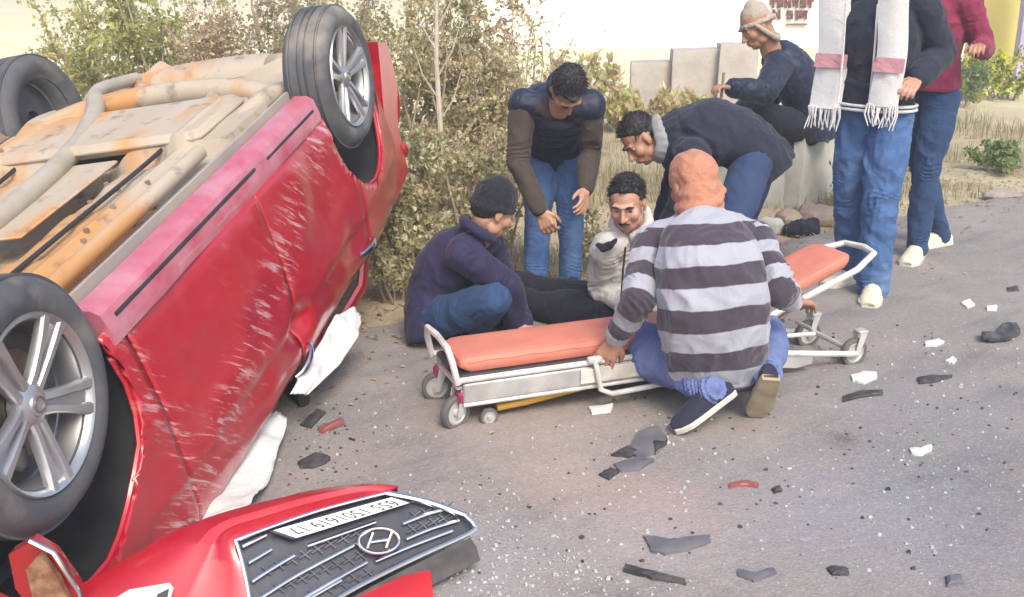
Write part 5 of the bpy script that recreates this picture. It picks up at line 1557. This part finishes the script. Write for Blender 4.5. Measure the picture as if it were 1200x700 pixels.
# ------------------------------------------------------------------ debris on the road
M_shard_b = simple('broken_black_plastic', (.022, .023, .028), (.085, .08, .075), .55, 0, 20, .3, 40, .004)
M_shard_w = simple('broken_white_plastic', (.70, .70, .68), (.55, .55, .54), .5, 0, 8, .2, 40, .003)
M_shard_g = simple('grey_slate_plastic', (.10, .10, .12), (.17, .165, .17), .5, 0, 8, .3, 40, .004)
M_shard_r = simple('red_plastic_sliver', (.30, .10, .09), (.26, .08, .07), .4)
def shard(pix, mat, name, label, cat, h=.018, curl=.02, group=None, seed=0):
    """thin broken plate traced on the ground, buckled"""
    P = [ground(x, y, .018) for x, y in pix]
    c = sum(P, V()) / len(P)
    n = len(P); vs = []; fs = []
    rings = []
    for f in (1.0, .6, .2):
        ring = []
        for i in range(n):
            for q in range(4):
                p = P[i].lerp(P[(i + 1) % n], q / 4)
                jt = noise.noise_vector(p * 60 + V((seed, 0, 0))) * .007; p = p + V((jt.x, jt.y, 0)); p = c.lerp(p, f)
                z = .021 + h * (.5 + .5 * noise.noise(p * 14 + V((seed, 0, 0)))) * (1.0 if f < .9 else .4) + curl * max(0, noise.noise(p * 7 + V((0, seed, 3))))
                ring.append(V((p.x, p.y, z)))
        rings.append(ring)
    bot = [V((p.x, p.y, max(.008, p.z - .014))) for p in rings[0]]
    b = MB().rings([bot] + rings)
    off = V((c.x, c.y, 0)); o = b.build(name, mat, None, off); o.location = off
    auto_smooth(o.data, 25)
    return tag(o, label, cat, group)
DB = [
 ([(748, 508), (772, 500), (781, 516), (770, 532), (748, 538), (735, 528)], M_shard_g, 'grey plastic panel piece below the patterned shoes', 'debris'),
 ([(765, 520), (780, 511), (783, 518), (768, 533)], M_shard_b, 'black shard lying against the grey panel piece', 'debris'),
 ([(716, 534), (735, 524), (748, 529), (738, 537)], M_shard_b, 'dark wedge at the left of the grey panel piece', 'debris'),
 ([(719, 545), (746, 537), (766, 541), (748, 552), (728, 554)], M_shard_g, 'slate grey flake nearest below the larger panel piece', 'debris'),
 ([(701, 557), (716, 549), (726, 554), (714, 563)], M_shard_b, 'small black tip lowest in the pile by the shoes', 'debris'),
 ([(754, 629), (782, 634), (808, 631), (832, 628), (833, 636), (806, 646), (780, 650), (764, 647)], M_shard_g, 'long slate grey curved trim piece at the bottom centre', 'debris'),
 ([(731, 664), (760, 671), (802, 680), (803, 685), (764, 678), (731, 669)], M_shard_b, 'thin dark strip at the bottom edge below the curved trim', 'debris'),
 ([(969, 667), (980, 664), (995, 668), (992, 674), (976, 675)], M_shard_b, 'small black chunk at the bottom right of centre', 'debris'),
 ([(1149, 394), (1166, 391), (1178, 381), (1192, 380), (1196, 392), (1184, 400), (1165, 402), (1152, 402)], M_shard_b, 'black bulky fragment near the right edge of the road', 'debris'),
 ([(997, 441), (1012, 436), (1027, 437), (1028, 444), (1012, 450), (999, 447)], M_shard_w, 'white flat shard right of the stretcher wheels', 'debris'),
 ([(1075, 444), (1094, 440), (1116, 442), (1096, 448), (1077, 450)], M_shard_b, 'thin dark splinter right of the white shard', 'debris'),
 ([(1066, 527), (1078, 529), (1092, 522), (1092, 528), (1080, 534), (1068, 532)], M_shard_w, 'white bent chip in the middle of the right lane', 'debris'),
 ([(854, 567), (872, 564), (890, 567), (888, 571), (870, 569), (855, 572)], M_shard_r, 'red curved sliver below the squatting person', 'debris'),
 ([(905, 573), (914, 570), (916, 576), (907, 578)], M_shard_b, 'tiny black cube beside the red sliver', 'debris'),
 ([(1084, 401), (1100, 398), (1107, 401), (1098, 405), (1084, 405)], M_shard_w, 'pale sliver behind the white chips on the right', 'debris'),
 ([(1108, 424), (1116, 418), (1121, 422), (1116, 427)], M_shard_w, 'small white cube between sliver and dark splinter', 'debris'),
 ([(987, 466), (1010, 458), (1034, 459), (1034, 463), (1008, 466), (988, 471)], M_shard_b, 'dark twisted strip right of the squatting person', 'debris'),
 ([(864, 668), (880, 676), (908, 668), (908, 673), (884, 683), (866, 676)], M_shard_g, 'grey crescent shaped trim at the bottom', 'debris'),
 ([(690, 478), (718, 474), (716, 482), (694, 485)], M_shard_w, 'white splinter under the stretcher guard', 'debris'),
 ([(1126, 356), (1136, 352), (1142, 358), (1134, 362)], M_shard_w, 'white chip furthest back beside the standing people', 'debris'),
 ([(1156, 360), (1168, 359), (1168, 364), (1156, 364)], M_shard_w, 'white flake at the right of the furthest chip', 'debris'),
 ([(1180, 338), (1192, 336), (1194, 341), (1182, 342)], M_shard_b, 'small black flake at the far right road edge', 'debris'),
 ([(1108, 676), (1124, 674), (1130, 684), (1112, 688)], M_shard_g, 'grey triangular flake at the bottom right', 'debris'),
 ([(348, 543), (370, 534), (388, 538), (372, 548), (352, 549)], M_shard_b, 'black torn plastic beside the white airbag', 'debris'),
 ([(352, 498), (372, 480), (382, 484), (364, 502)], M_shard_b, 'dark strip on the road by the crushed window line', 'debris'),
 ([(372, 503), (400, 492), (404, 497), (378, 508)], M_shard_r, 'narrow reddish strip on the road near the airbags', 'debris'),
]
for k, (pix, m_, lab, cat) in enumerate(DB):
    shard(pix, m_, 'debris_shard' if m_ is not M_shard_r else 'red_sliver', lab, cat, seed=k * 2.7, h=.03 if 'bulky' in lab else .014, curl=.06 if 'bulky' in lab else .02)
# glass crumbs and grit: nobody could count them
cb = MB(); r = random.Random(21)
def crumb(c, s):
    """one irregular little chip: five-sided, uneven top"""
    a0 = r.uniform(0, 6.28); k = r.uniform(.45, 1.0); n = 5; vs = []
    ca, sa = math.cos(a0), math.sin(a0)
    rad_ = [s * r.uniform(.6, 1.15) for _ in range(n)]
    for z, m_ in ((.013, 1.0), (.014 + s * r.uniform(.3, .8), .75)):
        for i in range(n):
            x, y = rad_[i] * m_ * math.cos(i * 1.2566), rad_[i] * m_ * k * math.sin(i * 1.2566)
            vs.append(V((c.x + x * ca - y * sa, c.y + x * sa + y * ca, z + (s * r.uniform(-.2, .2) if m_ < 1 else 0))))
    cb.add(vs, [(i, (i + 1) % n, n + (i + 1) % n, n + i) for i in range(n)] + [tuple(range(n, 2 * n))])
for (cx, cy, sx, sy, n) in ((560, 660, 70, 45, 300), (650, 690, 120, 30, 240), (1100, 560, 120, 40, 150), (760, 530, 50, 30, 90), (1000, 640, 200, 60, 90), (900, 480, 250, 60, 70), (400, 490, 50, 60, 120), (1100, 420, 90, 50, 120), (600, 600, 100, 50, 150)):
    for _ in range(n):
        p = ground(r.gauss(cx, sx), min(760, max(330, r.gauss(cy, sy)))); crumb(p, r.choice((.0025, .003, .004, .005, .008)))
for _ in range(70):
    p = ground(r.uniform(640, 1190), r.uniform(380, 690)); crumb(p, r.uniform(.005, .012))
tag(cb.build('glass_crumbs', simple('crushed_glass_crumbs', (.50, .52, .52), (.35, .36, .36), .25, 0, 40, 0), smooth=False, fix=False), 'crushed glass crumbs and chips scattered over the asphalt', 'glass crumbs', kind='stuff')
cb = MB()
for (cx, cy, sx, sy, n) in ((380, 530, 30, 30, 110), (1100, 540, 120, 60, 90), (760, 560, 200, 80, 70), (560, 640, 60, 50, 40), (1000, 430, 160, 60, 60)):
    for _ in range(n):
        p = ground(r.gauss(cx, sx), min(760, max(330, r.gauss(cy, sy)))); crumb(p, r.choice((.003, .003, .004, .006, .009)))
for _ in range(90):
    p = ground(r.uniform(640, 1190), r.uniform(380, 690)); crumb(p, r.uniform(.005, .012))
tag(cb.build('dark_crumbs', M_shard_b, smooth=False, fix=False), 'small dark plastic crumbs and grit scattered over the asphalt', 'crumbs', kind='stuff')
# ------------------------------------------------------------------ plants
def mat_leaf():
    m, nt, b, L = newmat('leaf')
    at_ = nd(nt, 'ShaderNodeAttribute'); at_.attribute_name = 'tint'
    L.new(at_.outputs['Color'], b.inputs['Base Color'])
    b.inputs['Roughness'].default_value = .7; b.inputs['Specular IOR Level'].default_value = .2
    tr = nd(nt, 'ShaderNodeBsdfTranslucent'); L.new(at_.outputs['Color'], tr.inputs['Color'])
    ms = nd(nt, 'ShaderNodeMixShader'); ms.inputs[0].default_value = .5
    L.new(b.outputs[0], ms.inputs[1]); L.new(tr.outputs[0], ms.inputs[2])
    L.new(ms.outputs[0], nt.nodes['Material Output'].inputs['Surface'])
    return m
M_leaf = mat_leaf()
M_stem = simple('dry_stem_bark', (.30, .24, .17), (.42, .36, .27), .9, 0, 12, .3, 50, .003)
class Leaves:
    def __init__(self): self.v, self.f, self.c = [], [], []
    def leaf(self, p, d, n, L_, w, c):
        s = d.cross(n)
        if s.length < 1e-4: s = V((1, 0, 0))
        s.normalize(); n = s.cross(d).normalized()
        o = len(self.v)
        self.v += [tuple(p), tuple(p + d * (L_ * .45) + s * w + n * (L_ * .08)), tuple(p + d * L_ - n * (L_ * .12)), tuple(p + d * (L_ * .45) - s * w + n * (L_ * .08))]
        self.f += [(o, o + 1, o + 2), (o, o + 2, o + 3)]
        self.c += [c] * 4
    def blade(self, p, d, L_, w, c, bend):
        s = d.cross(V((0, 0, 1)));
        if s.length < 1e-3: s = V((1, 0, 0))
        s.normalize(); o = len(self.v)
        m_ = p + V((0, 0, L_ * .55)) + d * (bend * .3); e = p + V((0, 0, L_ * .9)) + d * bend
        self.v += [tuple(p - s * w), tuple(p + s * w), tuple(m_ + s * w * .7), tuple(m_ - s * w * .7), tuple(e)]
        self.f += [(o, o + 1, o + 2, o + 3), (o + 3, o + 2, o + 4)]
        self.c += [c] * 5
    def build(self, name, parent=None, off=V((0, 0, 0))):
        me = bpy.data.meshes.new(name)
        me.from_pydata([(p[0] - off[0], p[1] - off[1], p[2] - off[2]) for p in self.v], [], self.f)
        ca = me.attributes.new('tint', 'FLOAT_COLOR', 'POINT')
        ca.data.foreach_set('color', np.array([(*c, 1) for c in self.c], dtype=np.float32).ravel())
        return link(name, me, M_leaf, parent, False)
OLIVE = [(.26, .26, .13), (.32, .31, .16), (.21, .22, .11), (.38, .35, .20)]
STRAW = [(.46, .38, .22), (.52, .45, .28), (.38, .29, .17), (.56, .50, .34)]
BROWN = [(.36, .27, .21), (.44, .34, .27), (.28, .20, .16)]
GREEN = [(.15, .21, .08), (.19, .25, .10), (.24, .28, .13), (.11, .16, .06)]
YELLOWG = [(.34, .36, .10), (.42, .40, .14), (.28, .30, .10)]
def rv(r): return V((r.gauss(0, 1), r.gauss(0, 1), r.gauss(0, 1))).normalized()
def shrub(base, h, w, pal, n, seed, label, cat='bush', leaf=.045, stems=16, group='roadside bushes', name='bush', up=.5, low=0.08):
    r = random.Random(seed)
    root = empty(name, (base.x, base.y, 0)); tag(root, label, cat, group)
    off = V(root.location); lv = Leaves(); sb = MB(); tips = []
    for k in range(stems):
        a = r.uniform(0, 2 * math.pi); q = math.sqrt(r.random())
        tip = base + V((math.cos(a) * q * w * .5, math.sin(a) * q * w * .38, h * r.uniform(.55, 1.0) * (1 - .35 * q * q)))
        p0 = base + V((math.cos(a) * q * w * .18, math.sin(a) * q * w * .14, -.02))
        m1 = p0.lerp(tip, .35) + rv(r) * (.05 * h); m2 = p0.lerp(tip, .7) + rv(r) * (.06 * h)
        sb.tube([p0, m1, m2, tip], [.012 * h ** .5, .009 * h ** .5, .006, .0025], 5, cap=False)
        chain = [p0, m1, m2, tip]
        for j in range(6):
            t = r.uniform(.25, 1.0) * 3; i = min(int(t), 2); p = chain[i].lerp(chain[i + 1], t - i)
            e = p + (rv(r) + V((0, 0, .35))).normalized() * r.uniform(.12, .34) * h * .5
            sb.tube([p, (p + e) / 2 + rv(r) * .015, e], [.005, .004, .0015], 4, cap=False)
            tips.append((p, e))
        tips.append((m2, tip))
    for _ in range(n):
        p, e = r.choice(tips)
        c = p.lerp(e, r.uniform(.1, 1.1)) + rv(r) * (abs(r.gauss(0, .06)) * max(.5, h * .5))
        if c.z < low: c.z = low + r.random() * .1
        pl_ = pal[0] if r.random() < pal[2] else pal[1]
        cc = r.choice(pl_); k = r.uniform(1.05, 1.75)
        d = (rv(r) + V((0, 0, up * r.uniform(-1, 1)))).normalized()
        s = leaf * r.uniform(.5, 1.35)
        lv.leaf(c, d, rv(r), s, s * r.uniform(.22, .38), tuple(min(.8, q * k) for q in cc))
    lv.build('foliage', root, off)
    sb.build('stems', M_stem, root, off, fix=False)
    return root
SH = [
 (120, 196, 1.9, 1.5, (YELLOWG, STRAW, .6), 5200, 'airy yellow green bush above the far wheel of the car', .045),
 (205, 205, 2.1, 1.5, (YELLOWG, OLIVE, .5), 6000, 'yellowish leafy bush behind the car underside', .05),
 (292, 214, 2.2, 1.3, (BROWN, STRAW, .55), 6000, 'brown dry bush left of the raised wheel', .04),
 (372, 222, 2.3, 1.4, (BROWN, OLIVE, .5), 6000, 'dark dry bush directly behind the raised wheel', .04),
 (452, 232, 2.2, 1.3, (STRAW, OLIVE, .6), 7000, 'straw coloured bush beside the car tail', .045),
 (522, 240, 2.0, 1.2, (STRAW, OLIVE, .55), 7000, 'dense pale bush behind the crouching person', .04),
 (588, 236, 1.8, 1.1, (STRAW, BROWN, .7), 6000, 'dry bush behind the person in the quilted vest', .04),
 (632, 205, 1.6, .9, (STRAW, YELLOWG, .7), 1500, 'thin dry bush at the edge of the bright field', .04),
 (465, 296, 1.0, .9, (STRAW, OLIVE, .5), 3000, 'olive green weed clump next to the car tail', .04),
 (520, 312, .85, .8, (OLIVE, STRAW, .6), 3000, 'leafy green weed clump behind the black knit cap', .042),
 (470, 352, .5, .6, (OLIVE, STRAW, .6), 1600, 'low olive weeds between the car tail and crouching person', .035),
 (570, 300, .9, .6, (OLIVE, STRAW, .5), 1600, 'upright weeds left of the jeans of the leaning person', .038),
 (712, 318, .45, .5, (OLIVE, STRAW, .5), 900, 'low weeds between the leaning and seated people', .035),
 (1005, 250, .75, .5, (GREEN, OLIVE, .7), 1500, 'green weeds growing beside the concrete slab', .04),
 (1182, 205, .30, .75, (GREEN, GREEN, .6), 1500, 'bright green weed patch at the right road edge', .05),
]
for k, (px, py, h, w, pal, n, lab, lf_) in enumerate(SH):
    shrub(ground(px, py), h, w, pal, n, 100 + k, lab, 'bush' if h > 1.2 else 'weeds', lf_, stems=18 if h > 1.2 else 12, name='bush' if h > 1.2 else 'weed_clump', group='roadside bushes' if h > 1.2 else 'roadside weeds')
for k, (px, py, h, w, lab) in enumerate(((690, 150, .8, 1.0, 'tall straw tussock left of the low pale wall'), (745, 158, .55, .9, 'straw tussock at the left foot of the low pale wall'), (800, 156, .45, .9, 'short straw tussock before the middle of the low pale wall'), (660, 175, .6, .8, 'loose straw tussock right of the leaning person'))):
    shrub(ground(px, py), h, w, (STRAW, YELLOWG, .7), 1500, 400 + k, lab, 'grass tussock', .09, 14, 'straw tussocks', 'grass_tussock', up=2.5)
# mustard plants by the yellow wall
YEL = [(.72, .58, .04), (.78, .66, .08), (.66, .55, .05)]
for k, (px, py, lab) in enumerate(((1150, 120, 'flowering yellow mustard plant left of its pair'), (1178, 118, 'flowering yellow mustard plant at the right of its pair'), (1120, 128, 'leafy mustard plant close to the maroon sweater'))):
    shrub(ground(px, py), .8, .8, (YEL if k < 2 else GREEN, GREEN, .5), 1500, 300 + k, lab, 'plant', .06, 12, 'mustard plants', 'mustard_plant')
# bare pale sapling
p0 = ground(517, 262)
sp = MB().tube([p0, p0 + V((.01, 0, .6)), p0 + V((-.01, 0, 1.1)), p0 + V((.0, 0, 1.5))], [.022, .020, .016, .010], 7)
for k in range(5): sp.tube([p0 + V((0, 0, .7 + .15 * k)), p0 + V((.1 * (-1) ** k, -.03, .85 + .16 * k)), p0 + V((.16 * (-1) ** k, -.04, 1.05 + .16 * k))], [.007, .005, .002], 5)
o = sp.build('bare_sapling', simple('pale_bark', (.55, .48, .38), (.42, .36, .28), .9), None, V((p0.x, p0.y, 0))); o.location = (p0.x, p0.y, 0)
tag(o, 'pale bare sapling standing among the dry bushes', 'sapling')
# dry grass over the verge
lv = Leaves(); r = random.Random(77)
for _ in range(26000):
    s, d = r.uniform(-3.5, 9), abs(r.gauss(0, 1.9)) + .03 + .25 * r.random()
    p = E0 + EX * s + EN * (d + edge_jit(s)); 
    if noise.noise(p * .9) < -.12 and d < 3.0: continue
    p.z = soil_h(p.x, p.y) - .01
    hh = r.uniform(.04, .15) * (1 + .8 * max(0, noise.noise(p * .7 + V((5, 0, 0))))) * (1.3 if d > 1.2 else .8)
    c = r.choice(STRAW if r.random() < .72 else OLIVE); k = r.uniform(.7, 1.2)
    lv.blade(p, V((math.cos(r.uniform(0, 6.28)), math.sin(r.uniform(0, 6.28)), 0)), hh, .0035, tuple(q * k for q in c), hh * r.uniform(.1, .8))
tag(lv.build('dry_grass'), 'short dry straw grass covering the verge', 'grass', kind='stuff')
# fallen leaves and twigs near the road edge
lv = Leaves()
for _ in range(5000):
    s, d = r.uniform(-3, 9), r.gauss(.35, .5)
    p = E0 + EX * s + EN * (d + edge_jit(s)); p.z = (soil_h(p.x, p.y) if d > .02 else .016) + .006
    c = r.choice(STRAW + BROWN); lv.leaf(p, V((math.cos(r.uniform(0, 6.28)), math.sin(r.uniform(0, 6.28)), r.uniform(-.1, .3))).normalized(), V((0, 0, 1)), r.uniform(.015, .045), r.uniform(.004, .012), c)
tag(lv.build('leaf_litter'), 'dry leaf litter along the edge of the asphalt', 'leaf litter', kind='stuff')

# ------------------------------------------------------------------ morning haze
hz = MB().box((0, 0, .95), (1840, 1840, 3.9))
hm = bpy.data.materials.new('thin_morning_haze'); hm.use_nodes = True
hn = hm.node_tree
for n_ in list(hn.nodes):
    if n_.type == 'BSDF_PRINCIPLED': hn.nodes.remove(n_)
pv = hn.nodes.new('ShaderNodeVolumePrincipled')
pv.inputs['Color'].default_value = (.95, .95, .92, 1)
pv.inputs['Density'].default_value = .0085
pv.inputs['Anisotropy'].default_value = .2
hn.links.new(pv.outputs[0], hn.nodes['Material Output'].inputs['Volume'])
o = hz.build('haze', hm, smooth=False)
tag(o, 'thin pale morning haze over the road and field', 'haze', kind='stuff')
